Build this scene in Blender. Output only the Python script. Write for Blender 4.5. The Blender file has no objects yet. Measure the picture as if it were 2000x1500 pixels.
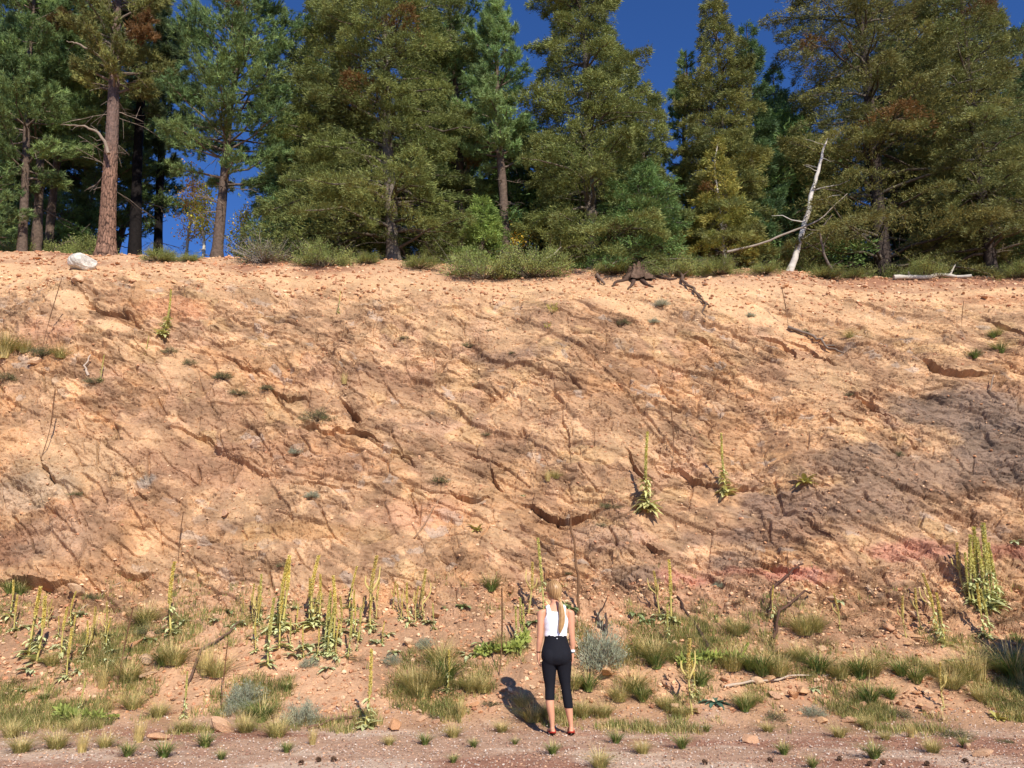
import bpy, math, random, time
import numpy as np
from mathutils import Vector, Matrix
T0 = time.time()
R = math.radians
sc = bpy.context.scene
col = sc.collection

# ---------------------------------------------------------------- camera, sky, sun, exposure
CAM_H, PITCH, LENS = 1.5, R(15.2), 28.0
cam_d = bpy.data.cameras.new('camera'); cam = bpy.data.objects.new('camera', cam_d); col.objects.link(cam)
cam.location = (0, 0, CAM_H); cam.rotation_euler = (R(90) + PITCH, 0, 0)
cam_d.lens = LENS; cam_d.sensor_width = 36; cam_d.clip_end = 2000; cam_d.clip_start = 0.05
sc.camera = cam
SUN_EL, SUN_AZ = R(37), R(21)            # azimuth: degrees to the right of straight behind the camera
SUN = Vector((math.sin(SUN_AZ) * math.cos(SUN_EL), -math.cos(SUN_AZ) * math.cos(SUN_EL), math.sin(SUN_EL)))
w = bpy.data.worlds.new("World"); sc.world = w; w.use_nodes = True
nt = w.node_tree; nt.nodes.clear()
wo = nt.nodes.new('ShaderNodeOutputWorld'); bg = nt.nodes.new('ShaderNodeBackground'); sk = nt.nodes.new('ShaderNodeTexSky')
sk.sky_type = 'NISHITA'; sk.sun_disc = False; sk.sun_elevation = SUN_EL; sk.sun_rotation = R(180) - SUN_AZ
sk.altitude = 2600; sk.air_density = 1.0; sk.dust_density = 0.0; sk.ozone_density = 3.0
bg.inputs['Strength'].default_value = 0.095
mm = nt.nodes.new('ShaderNodeMix'); mm.data_type = 'RGBA'; mm.blend_type = 'MULTIPLY'; mm.inputs[0].default_value = 1; mm.inputs[7].default_value = (0.50, 0.84, 1.35, 1)
nt.links.new(sk.outputs[0], mm.inputs[6]); nt.links.new(mm.outputs[2], bg.inputs[0]); nt.links.new(bg.outputs[0], wo.inputs[0])
sd = bpy.data.lights.new('sun', 'SUN'); sd.energy = 4.8; sd.angle = R(0.5); sd.color = (1.0, 0.95, 0.87)
so = bpy.data.objects.new('sun', sd); col.objects.link(so); so.rotation_euler = SUN.to_track_quat('Z', 'Y').to_euler()
so.location = (5, -10, 20)
sc.view_settings.view_transform = 'Standard'; sc.view_settings.look = 'None'
sc.view_settings.exposure = 0.32; sc.view_settings.gamma = 1
sc.cycles.max_bounces = 5; sc.cycles.diffuse_bounces = 3; sc.cycles.transmission_bounces = 3; sc.cycles.transparent_max_bounces = 4

# ---------------------------------------------------------------- helpers
def srgb(r, g, b):
    f = lambda c: (c / 255 / 12.92) if c / 255 <= 0.04045 else ((c / 255 + 0.055) / 1.055) ** 2.4
    return np.array([f(r), f(g), f(b)])
F = 2000 * LENS / 36.0
def ray(px, py):
    u, v = (px - 1000) / F, (750 - py) / F
    cp, sp = math.cos(PITCH), math.sin(PITCH)
    return Vector((u, cp - v * sp, sp + v * cp)).normalized()
def at_depth(px, py, y):
    d = ray(px, py); return Vector((d.x / d.y * y, y, CAM_H + d.z / d.y * y))
def project(P):
    P = np.asarray(P, dtype=float); y, z = P[..., 1], P[..., 2] - CAM_H
    cp, sp = math.cos(PITCH), math.sin(PITCH)
    d = y * cp + z * sp; u = -y * sp + z * cp
    return 1000 + F * P[..., 0] / d, 750 - F * u / d

def hsh(ix, iy, seed):
    n = ix.astype(np.int32).view(np.uint32) * np.uint32(374761393); n += iy.astype(np.int32).view(np.uint32) * np.uint32(668265263); n += np.uint32((seed * 974711) & 0xFFFFFFFF)
    n ^= n >> np.uint32(13); n *= np.uint32(1274126177); n ^= n >> np.uint32(16); n *= np.uint32(2246822519); n ^= n >> np.uint32(15)
    return (n & np.uint32(0xFFFFFF)).astype(np.float32) * np.float32(1 / 16777215)
def vnoise(x, y, seed=0):
    x = np.asarray(x, np.float32); y = np.asarray(y, np.float32)
    ix, iy = np.floor(x), np.floor(y); fx, fy = x - ix, y - iy
    fx = fx * fx * fx * (fx * (fx * 6 - 15) + 10); fy = fy * fy * fy * (fy * (fy * 6 - 15) + 10)
    a, b = hsh(ix, iy, seed), hsh(ix + 1, iy, seed); c, d = hsh(ix, iy + 1, seed), hsh(ix + 1, iy + 1, seed)
    return (a + (b - a) * fx) * (1 - fy) + (c + (d - c) * fx) * fy * 1.0 - 0.5
def fbm(x, y, seed=0, o=4, g=0.5):
    s = 0; a = 1.0; t = 0
    for k in range(o):
        s = s + a * vnoise(x * 2 ** k + 17.3 * k, y * 2 ** k - 9.1 * k, seed + k); t += a; a *= g
    return s / t
def voro(x, y, seed):
    x = np.asarray(x, np.float32); y = np.asarray(y, np.float32)
    ix, iy = np.floor(x), np.floor(y)
    f1 = np.full(x.shape, 9, np.float32); f2 = f1.copy()
    cx = np.zeros_like(x); cy = np.zeros_like(x); bi = np.zeros_like(x); bj = np.zeros_like(x)
    for i in (-1, 0, 1):
        for j in (-1, 0, 1):
            gx, gy = ix + i, iy + j
            px = gx + hsh(gx, gy, seed); py = gy + hsh(gx, gy, seed + 7)
            d = (px - x) ** 2 + (py - y) ** 2
            m = d < f1
            f2 = np.where(m, f1, np.minimum(f2, d)); f1 = np.where(m, d, f1)
            cx = np.where(m, px, cx); cy = np.where(m, py, cy); bi = np.where(m, gx, bi); bj = np.where(m, gy, bj)
    return np.sqrt(f1), np.sqrt(f2), x - cx, y - cy, bi, bj
def sst(a, b, x):
    t = np.clip((x - a) / (b - a), 0, 1); return t * t * (3 - 2 * t)

def make_mesh(name, V, faces, mats, cols=None, midx=None, smooth=False):
    """faces: an (n,k) array or a list of such arrays"""
    if isinstance(faces, np.ndarray): faces = [faces]
    faces = [f for f in faces if len(f)]
    me = bpy.data.meshes.new(name)
    V = np.ascontiguousarray(V, dtype=np.float32)
    tot = np.concatenate([np.full(len(f), f.shape[1], np.int32) for f in faces])
    loops = np.concatenate([f.ravel() for f in faces]).astype(np.int32)
    st = np.zeros(len(tot), np.int32); st[1:] = np.cumsum(tot)[:-1]
    me.vertices.add(len(V)); me.vertices.foreach_set('co', V.ravel())
    me.loops.add(len(loops)); me.loops.foreach_set('vertex_index', loops)
    me.polygons.add(len(tot)); me.polygons.foreach_set('loop_start', st); me.polygons.foreach_set('loop_total', tot)
    if midx is not None: me.polygons.foreach_set('material_index', np.asarray(midx, np.int32))
    me.polygons.foreach_set('use_smooth', np.full(len(tot), bool(smooth)))
    if cols is not None:
        a = me.color_attributes.new('tint', 'FLOAT_COLOR', 'POINT')
        c = np.ones((len(V), 4), np.float32); c[:, :3] = cols
        a.data.foreach_set('color', c.ravel())
    for m in (mats if isinstance(mats, (list, tuple)) else [mats]): me.materials.append(m)
    me.update(calc_edges=True)
    return me
def link(name, me, parent=None):
    o = bpy.data.objects.new(name, me); col.objects.link(o)
    if parent: o.parent = parent
    return o
def tag(o, label=None, cat=None, group=None, kind=None):
    if label: o['label'] = label
    if cat: o['category'] = cat
    if group: o['group'] = group
    if kind: o['kind'] = kind
    return o
def empty(name, loc, rz=0, sc_=1.0):
    o = bpy.data.objects.new(name, None); col.objects.link(o); o.location = loc; o.rotation_euler = (0, 0, rz)
    o.scale = (sc_,) * 3 if not hasattr(sc_, '__len__') else sc_; o.empty_display_size = 0.1
    return o
def copy_tree(o):
    c = o.copy(); col.objects.link(c)
    for ch in o.children:
        d = ch.copy(); col.objects.link(d); d.parent = c
    return c

class MB:
    """collects tubes and leaves as arrays"""
    def __init__(s): s.V = []; s.F = {3: [], 4: []}; s.C = []; s.M = {3: [], 4: []}; s.n = 0
    def add(s, V, faces, c, m=0):
        V = np.asarray(V, float).reshape(-1, 3); faces = np.asarray(faces)
        s.V.append(V); s.F[faces.shape[1]].append(faces + s.n); s.M[faces.shape[1]].append(np.full(len(faces), m))
        c = np.asarray(c, float); s.C.append(np.broadcast_to(c, (len(V), 3))); s.n += len(V)
    def tube(s, P, rad, c, sides=6, m=0, cap=True):
        P = np.asarray(P, float); n = len(P); rad = np.broadcast_to(np.asarray(rad, float), (n,))
        T = np.gradient(P, axis=0); T /= np.linalg.norm(T, axis=1)[:, None] + 1e-9
        ref = np.array([0.0, 0, 1]) if abs(T[0][2]) < 0.8 else np.array([1.0, 0, 0])
        A = np.cross(T, ref); A /= np.linalg.norm(A, axis=1)[:, None] + 1e-9; B = np.cross(T, A)
        an = np.arange(sides) * 2 * math.pi / sides
        V = P[:, None] + rad[:, None, None] * (np.cos(an)[None, :, None] * A[:, None] + np.sin(an)[None, :, None] * B[:, None])
        i = np.arange(n - 1)[:, None] * sides; j = np.arange(sides)[None]; k = (j + 1) % sides
        fs = np.stack([i + j, i + k, i + sides + k, i + sides + j], -1).reshape(-1, 4)
        s.add(V.reshape(-1, 3), fs, c, m)
        if cap:
            for base, r_ in ((0, 0), (n - 1, n - 1)):
                ring = V[base]; cc = P[base]
                f = np.stack([np.arange(sides), (np.arange(sides) + 1) % sides, np.full(sides, sides)], -1)
                s.add(np.vstack([ring, cc]), f, c, m)
    def build(s, name, mats, parent=None, smooth=True, mesh_only=False):
        fl = []; ml = []
        for k in (3, 4):
            if s.F[k]: fl.append(np.vstack(s.F[k])); ml.append(np.concatenate(s.M[k]))
        me = make_mesh(name, np.vstack(s.V), fl, mats, np.vstack(s.C), np.concatenate(ml), smooth)
        return me if mesh_only else link(name, me, parent)

# ---------------------------------------------------------------- materials
def new_mat(name):
    m = bpy.data.materials.new(name); m.use_nodes = True; t = m.node_tree; t.nodes.clear()
    out = t.nodes.new('ShaderNodeOutputMaterial'); return m, t, out
def N(t, kind, **kw):
    n = t.nodes.new(kind)
    for k, v in kw.items():
        if k in n.inputs: n.inputs[k].default_value = v
        else: setattr(n, k, v)
    return n
def mixc(t, fac, a, b, mode='MIX'):
    n = t.nodes.new('ShaderNodeMix'); n.data_type = 'RGBA'; n.blend_type = mode; n.clamp_factor = True
    for i, v in ((0, fac), (6, a), (7, b)):
        if hasattr(v, 'links'): t.links.new(v, n.inputs[i])
        else: n.inputs[i].default_value = v if i == 0 else (*v[:3], 1)
    return n.outputs[2]
def ramp(t, src, stops):
    n = t.nodes.new('ShaderNodeValToRGB'); e = n.color_ramp.elements
    while len(e) < len(stops): e.new(0.5)
    for q, (p, c) in zip(e, stops):
        q.position = p; q.color = (c, c, c, 1) if not hasattr(c, '__len__') else (*c, 1)
    t.links.new(src, n.inputs[0]); return n.outputs[0]
def simple_mat(name, c, rough=0.8, spec=0.3, noise=0.25, scale=20, bump=0.0, bscale=60):
    m, t, out = new_mat(name); p = N(t, 'ShaderNodeBsdfPrincipled', Roughness=rough); p.inputs['Specular IOR Level'].default_value = spec
    tc = N(t, 'ShaderNodeTexCoord'); nz = N(t, 'ShaderNodeTexNoise', Scale=scale, Detail=5.0); t.links.new(tc.outputs['Object'], nz.inputs['Vector'])
    k = ramp(t, nz.outputs[0], [(0.3, 1 - noise), (0.7, 1 + noise)])
    t.links.new(mixc(t, 1.0, c, k, 'MULTIPLY'), p.inputs['Base Color'])
    if bump:
        b2 = N(t, 'ShaderNodeTexNoise', Scale=bscale, Detail=4.0); t.links.new(tc.outputs['Object'], b2.inputs['Vector'])
        bp = N(t, 'ShaderNodeBump', Strength=bump, Distance=0.02); t.links.new(b2.outputs[0], bp.inputs['Height']); t.links.new(bp.outputs[0], p.inputs['Normal'])
    t.links.new(p.outputs[0], out.inputs[0]); return m
def tint_mat(name, rough=0.75, transl=0.0, spec=0.25, noise=0.2, scale=8.0, bump=0.0, bscale=40):
    """base colour from the mesh's own 'tint' (bark, leaf or stone colour), varied by noise"""
    m, t, out = new_mat(name); p = N(t, 'ShaderNodeBsdfPrincipled', Roughness=rough); p.inputs['Specular IOR Level'].default_value = spec
    at = N(t, 'ShaderNodeAttribute', attribute_name='tint'); tc = N(t, 'ShaderNodeTexCoord')
    nz = N(t, 'ShaderNodeTexNoise', Scale=scale, Detail=4.0); t.links.new(tc.outputs['Object'], nz.inputs['Vector'])
    k = ramp(t, nz.outputs[0], [(0.3, 1 - noise), (0.7, 1 + noise)])
    cc = mixc(t, 1.0, at.outputs['Color'], k, 'MULTIPLY'); t.links.new(cc, p.inputs['Base Color'])
    if bump:
        b2 = N(t, 'ShaderNodeTexNoise', Scale=bscale, Detail=6.0); t.links.new(tc.outputs['Object'], b2.inputs['Vector'])
        bp = N(t, 'ShaderNodeBump', Strength=bump, Distance=0.03); t.links.new(b2.outputs[0], bp.inputs['Height']); t.links.new(bp.outputs[0], p.inputs['Normal'])
    if transl:
        tr = N(t, 'ShaderNodeBsdfTranslucent'); t.links.new(cc, tr.inputs[0]); ms = N(t, 'ShaderNodeMixShader'); ms.inputs[0].default_value = transl
        t.links.new(p.outputs[0], ms.inputs[1]); t.links.new(tr.outputs[0], ms.inputs[2]); t.links.new(ms.outputs[0], out.inputs[0])
    else: t.links.new(p.outputs[0], out.inputs[0])
    return m
M_LEAF = tint_mat('foliage', 0.6, 0.22, 0.3, 0.25, 3.0)
M_BARK = tint_mat('bark', 0.9, 0, 0.15, 0.35, 14.0, 0.8, 30)
M_WOOD = tint_mat('dead_wood', 0.8, 0, 0.2, 0.14, 9.0, 0.25, 60)
M_STONE = tint_mat('stone', 0.9, 0, 0.2, 0.22, 12.0, 0.7, 25)
# ---------------------------------------------------------------- terrain: verge, talus, rock cutting, wooded terrace
CP = np.array([(-70, 0), (5, 0), (7, 0.0), (9.2, 0.0), (10.3, 0.02), (10.9, 0.18), (11.5, 0.52), (12.1, 0.92), (12.7, 1.32), (13.0, 1.62),
               (13.9, 2.85), (15.2, 4.75), (16.6, 6.75), (17.4, 7.85), (18.2, 8.72), (19.2, 9.66), (20.0, 10.35), (20.8, 10.75), (23, 11.2),
               (30, 12.0), (60, 14), (320, 22)], float)
seg = np.r_[0, np.cumsum(np.hypot(*np.diff(CP, axis=0).T))]
def prof(s):
    y = np.interp(s, seg, CP[:, 0]); z = np.interp(s, seg, CP[:, 1]); return y, z
s_fine = np.linspace(seg[0], seg[-1], 80001)
yf, zf = prof(s_fine)
kk = np.hanning(181); kk /= kk.sum()     # round the profile's corners
zf2 = np.convolve(np.pad(zf, 90, mode='edge'), kk, 'valid')
s_at_y = lambda y: np.interp(y, yf, s_fine)
sA, sB, sC = s_at_y(7.6), s_at_y(11.0), s_at_y(20.6)
S = np.r_[np.linspace(0, s_at_y(4), 12, endpoint=False), np.linspace(s_at_y(4), sA, 40, endpoint=False),
          np.linspace(sA, sB, 130, endpoint=False), np.linspace(sB, sC, 800, endpoint=False),
          sC + (np.linspace(0, 1, 90) ** 3) * (seg[-1] - sC)]
NX = 1140
A_in = np.linspace(-0.76, 0.76, NX)
A = np.r_[-np.geomspace(20, 0.78, 34), A_in, np.geomspace(0.78, 20, 34)]
Y0 = np.interp(S, s_fine, yf); Z0 = np.interp(S, s_fine, zf2)
W = np.clip(Y0 * 0.965 + Z0 * 0.26, 6.0, 24.0)
GX = (A[None, :] * W[:, None]).astype(np.float32); GS = np.broadcast_to(S[:, None], GX.shape).astype(np.float32)
GY = np.broadcast_to(Y0[:, None], GX.shape).astype(np.float32); GZ = np.broadcast_to(Z0[:, None], GX.shape).astype(np.float32)
dy, dz = np.gradient(Y0, S), np.gradient(Z0, S); ln = np.hypot(dy, dz); NYv, NZv = (-dz / ln)[:, None], (dy / ln)[:, None]
slope_w = sst(11.6, 13.2, GY) * (1 - sst(17.6, 20.4, GY))          # 1 on the rock face
tal_w = sst(10.5, 11.4, GY) * (1 - sst(12.2, 13.6, GY))
top_w = sst(17.2, 19.0, GY)
xc = np.clip(GX, -22, 22)
# the foot of the rock and the crest wander; the whole cutting tips down towards the right
GZ *= 1 - sst(1.0, 10.0, GZ) * xc * 0.0027
GY += 0.0
foot = (fbm(xc * 0.22 + 3, xc * 0 + 1, 5, 3) * 1.1 + 0.25 * sst(4, 9, xc)) * sst(10.6, 12.6, GY) * (1 - sst(16, 20, GY))
lift = fbm(xc * 0.3 + 9, GS * 0.22, 11, 3)
bx, by = GX, GS
PXb, PYb = project(np.stack([GX, GY, GZ], -1))
inner = np.zeros(GX.shape, bool); inner[12:-60, 34:-34] = True; inner &= GY < 20.2
PXi = np.where(inner, PXb, 1e6)
def locate(px, py):
    k = int(np.argmin((PXi - px) ** 2 + (PYb - py) ** 2)); i, j = divmod(k, GX.shape[1]); return GX[i, j], GS[i, j]

# displacement along the profile normal
th = R(-34); ca, sa = math.cos(th), math.sin(th)
wx = GX + 0.55 * fbm(GX * 0.35, GS * 0.35, 21, 3); wy = GS + 0.5 * fbm(GX * 0.35 + 40, GS * 0.35, 22, 3)
wx = wx + 0.10 * fbm(GX * 2.2, GS * 2.2, 23, 3); wy = wy + 0.09 * fbm(GX * 2.2 + 7, GS * 2.2, 24, 3)
U = wx * ca + wy * sa; Vv = -wx * sa + wy * ca
D = lift * (0.75 - 0.5 * sst(18, 20, GY)) * sst(10.4, 12.6, GY) - 0.12 * sst(18, 20, GY)
mod1 = 0.25 + 1.1 * np.clip(fbm(GX * 0.3 + 5, GS * 0.3, 31, 3) + 0.5, 0, 1)
cellc = []
D_rock = np.zeros_like(GX)
def facet(u, v, seed, amp, crackw, crackd, tilt=1.3, step=1.0):
    f1, f2, dx, dy_, bi, bj = voro(u, v, seed)
    r1, r2, r3 = hsh(bi, bj, seed + 1), hsh(bi, bj, seed + 2), hsh(bi, bj, seed + 3)
    d = amp * (step * (r1 - 0.5) + tilt * (dx * (r2 - 0.5) - dy_ * (0.25 + r3 * 0.75)))
    gap = sst(0.0, crackw, f2 - f1); d = d - crackd * (1 - gap) * (r3 > 0.35)
    return d, r1, r2
def fracture(u, v, seed, amp, tilt=1.3, bowl=0.9):
    """shallow conchoidal scars meeting in sharp ridges; returns height and the id hash of the scar"""
    u = np.asarray(u, np.float32); v = np.asarray(v, np.float32); ix, iy = np.floor(u), np.floor(v); best = np.full(u.shape, 99, np.float32); idh = np.zeros(u.shape, np.float32)
    for i in (-1, 0, 1):
        for j in (-1, 0, 1):
            gx, gy = ix + i, iy + j; r1 = hsh(gx, gy, seed + 1); dx = u - gx - hsh(gx, gy, seed); dy_ = v - gy - hsh(gx, gy, seed + 7)
            h = 0.7 * r1 + tilt * (dx * 0.75 * (hsh(gx, gy, seed + 2) - 0.5) - dy_ * (0.75 * hsh(gx, gy, seed + 3) - 0.1)) + bowl * (dx * dx + dy_ * dy_)
            m_ = h < best; best = np.where(m_, h, best); idh = np.where(m_, r1, idh)
    return amp * (best - 0.4), idh
th2 = R(-8)
U2 = wx * math.cos(th2) + wy * math.sin(th2); V2 = -wx * math.sin(th2) + wy * math.cos(th2)
th3 = R(28); U3 = wx * math.cos(th3) + wy * math.sin(th3); V3 = -wx * math.sin(th3) + wy * math.cos(th3)
d1, c1, c1b = facet(U / 1.7, Vv / 1.0, 101, 0.11, 0.02, 0.02, 1.5, 0.30)
d2, c2, c2b = facet(U / 0.62, Vv / 0.40, 111, 0.10, 0.03, 0.02, 1.8, 0.50)
d2b, c2c, _ = facet(U2 / 0.60, V2 / 0.34, 117, 0.095, 0.03, 0.012, 1.8, 0.50)
d2c, c2d, _ = facet(U3 / 0.34, V3 / 0.50, 119, 0.085, 0.03, 0.014, 1.8, 0.45)
d3, c3, c3b = facet(U / 0.23, Vv / 0.15, 121, 0.052, 0.08, 0.004, 1.8, 0.6)
d3b, c3c, _ = facet(U3 / 0.15, V3 / 0.22, 123, 0.048, 0.08, 0.004, 1.8, 0.6)
d4, c4, _ = facet(U2 / 0.10, V2 / 0.07, 131, 0.026, 0.12, 0.0, 1.6, 0.8)
za = sst(-0.10, -0.04, fbm(GX * 0.5 + 70, GS * 0.5, 33, 4)); zb = sst(0.04, 0.10, fbm(GX * 0.6 + 20, GS * 0.6, 34, 4))
zc = sst(-0.03, 0.03, fbm(GX * 1.1 + 20, GS * 1.1, 36, 4)); rough = sst(-0.2, 0.2, fbm(GX * 0.6, GS * 0.6, 35, 4))
e2, k2 = fracture(U / 0.85, Vv / 0.50, 151, 0.125); e2b, k2b = fracture(U2 / 0.75, V2 / 0.42, 153, 0.115); e2c, k2c = fracture(U3 / 0.45, V3 / 0.60, 155, 0.11)
e3, k3 = fracture(U / 0.32, Vv / 0.19, 157, 0.075); e3b, k3b = fracture(U3 / 0.20, V3 / 0.28, 159, 0.065); e4, _ = fracture(U2 / 0.12, V2 / 0.08, 161, 0.026)
D_soft = 0.8 * d1 * mod1 + 0.36 * ((d2 * (1 - za) + d2b * za) * (1 - zb) + d2c * zb) * (0.6 + 0.8 * rough)
D_rock = ((e2 * (1 - za) + e2b * za) * (1 - zb) + e2c * zb) + (e3 * zc + e3b * (1 - zc)) * (0.45 + 0.75 * rough) + e4 * (0.5 + 0.5 * rough) + 0.6 * (d3 * zc + d3b * (1 - zc)) * (0.3 + 0.7 * rough) + 0.5 * d4
def soften(a):
    a = a.copy(); a[1:-1] = (a[:-2] + 4 * a[1:-1] + a[2:]) / 6; a[:, 1:-1] = (a[:, :-2] + 8 * a[:, 1:-1] + a[:, 2:]) / 10; return a
for (uu_, vv_, sd_, dpt, msk) in ((U / 1.25, Vv / 0.5, 141, 0.075, 0.0), (U2 / 1.0, V2 / 0.42, 143, 0.045, 0.10), (U / 0.42, Vv / 0.2, 145, 0.045, -0.05), (U3 / 0.22, V3 / 0.34, 149, 0.035, 0.0), (U / 0.3, Vv / 0.13, 150, 0.035, 0.0), (U3 / 0.5, V3 / 0.9, 147, 0.05, 0.06)):
    g1, g2, _, _, _, _ = voro(uu_, vv_, sd_); mk = sst(msk, msk + 0.06, fbm(GX * 1.3 + sd_, GS * 1.3, sd_ + 1, 3)); D_soft = D_soft - 1.35 * dpt * mk * (1 - sst(0.01, 0.06, g2 - g1))
D_rock = soften(D_soft) + D_rock
D_rock += 0.07 * fbm(GX * 2.0, GS * 2.0, 41, 2) + 0.014 * fbm(GX * 14, GS * 14, 43, 4)
# sandy chutes smooth the rock over in places
sandn = fbm(GX * 0.45 + 15, GS * 0.45 + 4, 51, 4)
SANDP = [(1420, 590, 1.6, 0.55, 1.0), (1220, 600, 1.2, 0.5, .8), (1640, 600, 1.5, .6, .6), (150, 610, 0.9, 0.35, 0.9), (240, 660, .7, .25, .9), (860, 640, 0.8, 0.4, 0.6), (700, 560, 1.2, .4, .5)]
sand = 0.55 * sst(0.12, 0.3, sandn)
for (px, py, rx, ry, a) in SANDP:
    x0, s0 = locate(px, py); uu = (GX - x0) * math.cos(R(-25)) + (GS - s0) * math.sin(R(-25)); vv = -(GX - x0) * math.sin(R(-25)) + (GS - s0) * math.cos(R(-25))
    q = np.hypot(uu / rx, vv / ry) + 0.6 * fbm(GX * 1.3, GS * 1.3, 53, 3); sand = np.maximum(sand, a * (1 - sst(0.6, 1.15, q)))
sand = np.clip(np.maximum(sand, top_w * 0.85), 0, 1)
D_rock *= (1 - 0.82 * sand)
D += D_rock * slope_w
# ledges: an overhanging lip above the line, a recess below (depth in metres, reach in metres)
LEDGES = [
 ([(1800, 700), (1830, 722), (1865, 735), (1925, 738)], 0.34, 0.16), ([(1310, 902), (1350, 918), (1410, 940), (1450, 950), (1496, 950)], 0.26, 0.14),
 ([(1030, 985), (1070, 1003), (1105, 1010), (1150, 1005), (1172, 998)], 0.34, 0.16), ([(880, 957), (920, 968), (955, 972)], 0.22, 0.13),
 ([(955, 905), (965, 930), (985, 950)], 0.2, 0.10), ([(1540, 650), (1580, 668), (1620, 690), (1645, 700)], 0.2, 0.12), ([(1490, 645), (1530, 655), (1560, 690)], 0.2, 0.12),
 ([(1705, 790), (1730, 820), (1745, 850), (1755, 885)], 0.26, 0.10), ([(1655, 765), (1690, 785), (1715, 800)], 0.2, 0.10), ([(190, 615), (215, 628), (250, 632), (285, 655)], 0.26, 0.15),
 ([(140, 545), (170, 590), (200, 620)], 0.18, 0.12), ([(530, 760), (560, 782), (610, 778)], 0.24, 0.14), ([(672, 785), (690, 800), (702, 812)], 0.3, 0.13),
 ([(590, 825), (650, 835), (700, 850), (740, 862)], 0.28, 0.14), ([(740, 870), (790, 890), (810, 905)], 0.18, 0.11), ([(0, 1128), (45, 1132), (95, 1140), (150, 1150)], 0.42, 0.24),
 ([(275, 960), (290, 980), (300, 965)], 0.22, 0.1), ([(225, 1110), (260, 1120), (300, 1118)], 0.22, 0.12), ([(1265, 1060), (1285, 1075), (1300, 1080)], 0.22, 0.12),
 ([(1490, 1095), (1530, 1110), (1560, 1112)], 0.24, 0.12), ([(1620, 800), (1615, 830), (1625, 840)], 0.24, 0.11), ([(850, 600), (900, 605), (950, 612), (985, 612)], 0.16, 0.1),
 ([(1340, 650), (1380, 660), (1400, 672)], 0.18, 0.1), ([(1920, 620), (1960, 640), (1995, 660)], 0.22, 0.12), ([(1225, 880), (1245, 915), (1262, 940)], 0.2, 0.1),
 ([(700, 590), (760, 605), (800, 600)], 0.15, 0.1), ([(900, 870), (950, 890), (1000, 905)], 0.14, 0.09), ([(430, 700), (490, 725), (530, 735)], 0.18, 0.1),
 ([(330, 830), (400, 850), (470, 880)], 0.13, 0.09), ([(1560, 1010), (1600, 1030), (1640, 1060)], 0.16, 0.1), ([(560, 930), (640, 940), (720, 950)], 0.12, 0.08),
 ([(90, 890), (105, 935), (120, 945)], 0.22, 0.1), ([(1100, 800), (1108, 850), (1112, 900)], 0.1, 0.07), ([(1280, 660), (1284, 720), (1290, 760)], 0.12, 0.07)]
for L, dep, wd in LEDGES:
    pts = [locate(*p) for p in L]
    x0 = min(p[0] for p in pts) - 1; x1 = max(p[0] for p in pts) + 1; s0 = min(p[1] for p in pts) - 1; s1 = max(p[1] for p in pts) + 1
    rows = np.where((S > s0) & (S < s1))[0]; r0, r1_ = rows[0], rows[-1]
    sub = (slice(r0, r1_), slice(34, 34 + NX)); X = GX[sub] + 0.22 * fbm(GX[sub] * 2.5, GS[sub] * 2.5, 61, 4); Q = GS[sub] + 0.26 * fbm(GX[sub] * 2.5 + 50, GS[sub] * 2.5, 62, 4)
    best = np.full(X.shape, 9.0); side = np.zeros(X.shape); along = np.zeros(X.shape); n = len(pts) - 1
    for i in range(n):
        a, b = np.array(pts[i]), np.array(pts[i + 1]); ab = b - a; t = np.clip(((X - a[0]) * ab[0] + (Q - a[1]) * ab[1]) / (ab @ ab), 0, 1)
        ddx, ddy = X - (a[0] + t * ab[0]), Q - (a[1] + t * ab[1]); d = np.hypot(ddx, ddy)
        sg = np.sign(ab[0] * ddy - ab[1] * ddx) * (1 if ab[0] >= 0 else -1)
        m = d < best; best = np.where(m, d, best); side = np.where(m, sg, side); along = np.where(m, (i + t) / n, along)
    taper = np.sin(np.clip(along, 0.03, 0.97) * math.pi) ** 0.4
    D[sub] += np.where(side < 0, -0.55 * dep * (0.5 + 1.6 * np.clip(fbm(GX[sub] * 2, GS[sub] * 2, 64, 2) + 0.3, 0, 1)) * np.exp(-(best / (0.65 * wd)) ** 1.3), 0.22 * dep * np.exp(-(best / (1.6 * wd)) ** 2)) * taper
# talus and terrace relief
lump = 0.16 * fbm(GX * 0.9, GS * 0.9, 71, 4) + 0.045 * fbm(GX * 6, GS * 6, 73, 4)
D += lump * (tal_w + 0.5 * (sst(17, 20, GY))) + 0.02 * fbm(GX * 9, GS * 9, 75, 3) * sst(10.2, 11, GY)
D += 0.012 * fbm(GX * 1.8, GS * 2.5, 77, 4) * (1 - sst(10.2, 11, GY)) + 0.014 * fbm(GX * 12, GS * 12, 78, 4) * (1 - sst(10.2, 11, GY))
D += 0.04 * sst(10.2, 10.6, GY) * (1 - sst(10.6, 11.2, GY)) * fbm(GX * 0.8, GS * 1.5, 79, 3)
fade = 1 - sst(26, 60, np.abs(GX)); D = np.where(GY > 24, D * 0.3, D)
GY2 = GY + NYv * (D + foot) ; GZ2 = GZ + NZv * (D + foot * 0.4)
GY2 = np.where(GY < 9, GY, GY2)
VT = np.stack([GX, GY2, GZ2], -1)

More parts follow.
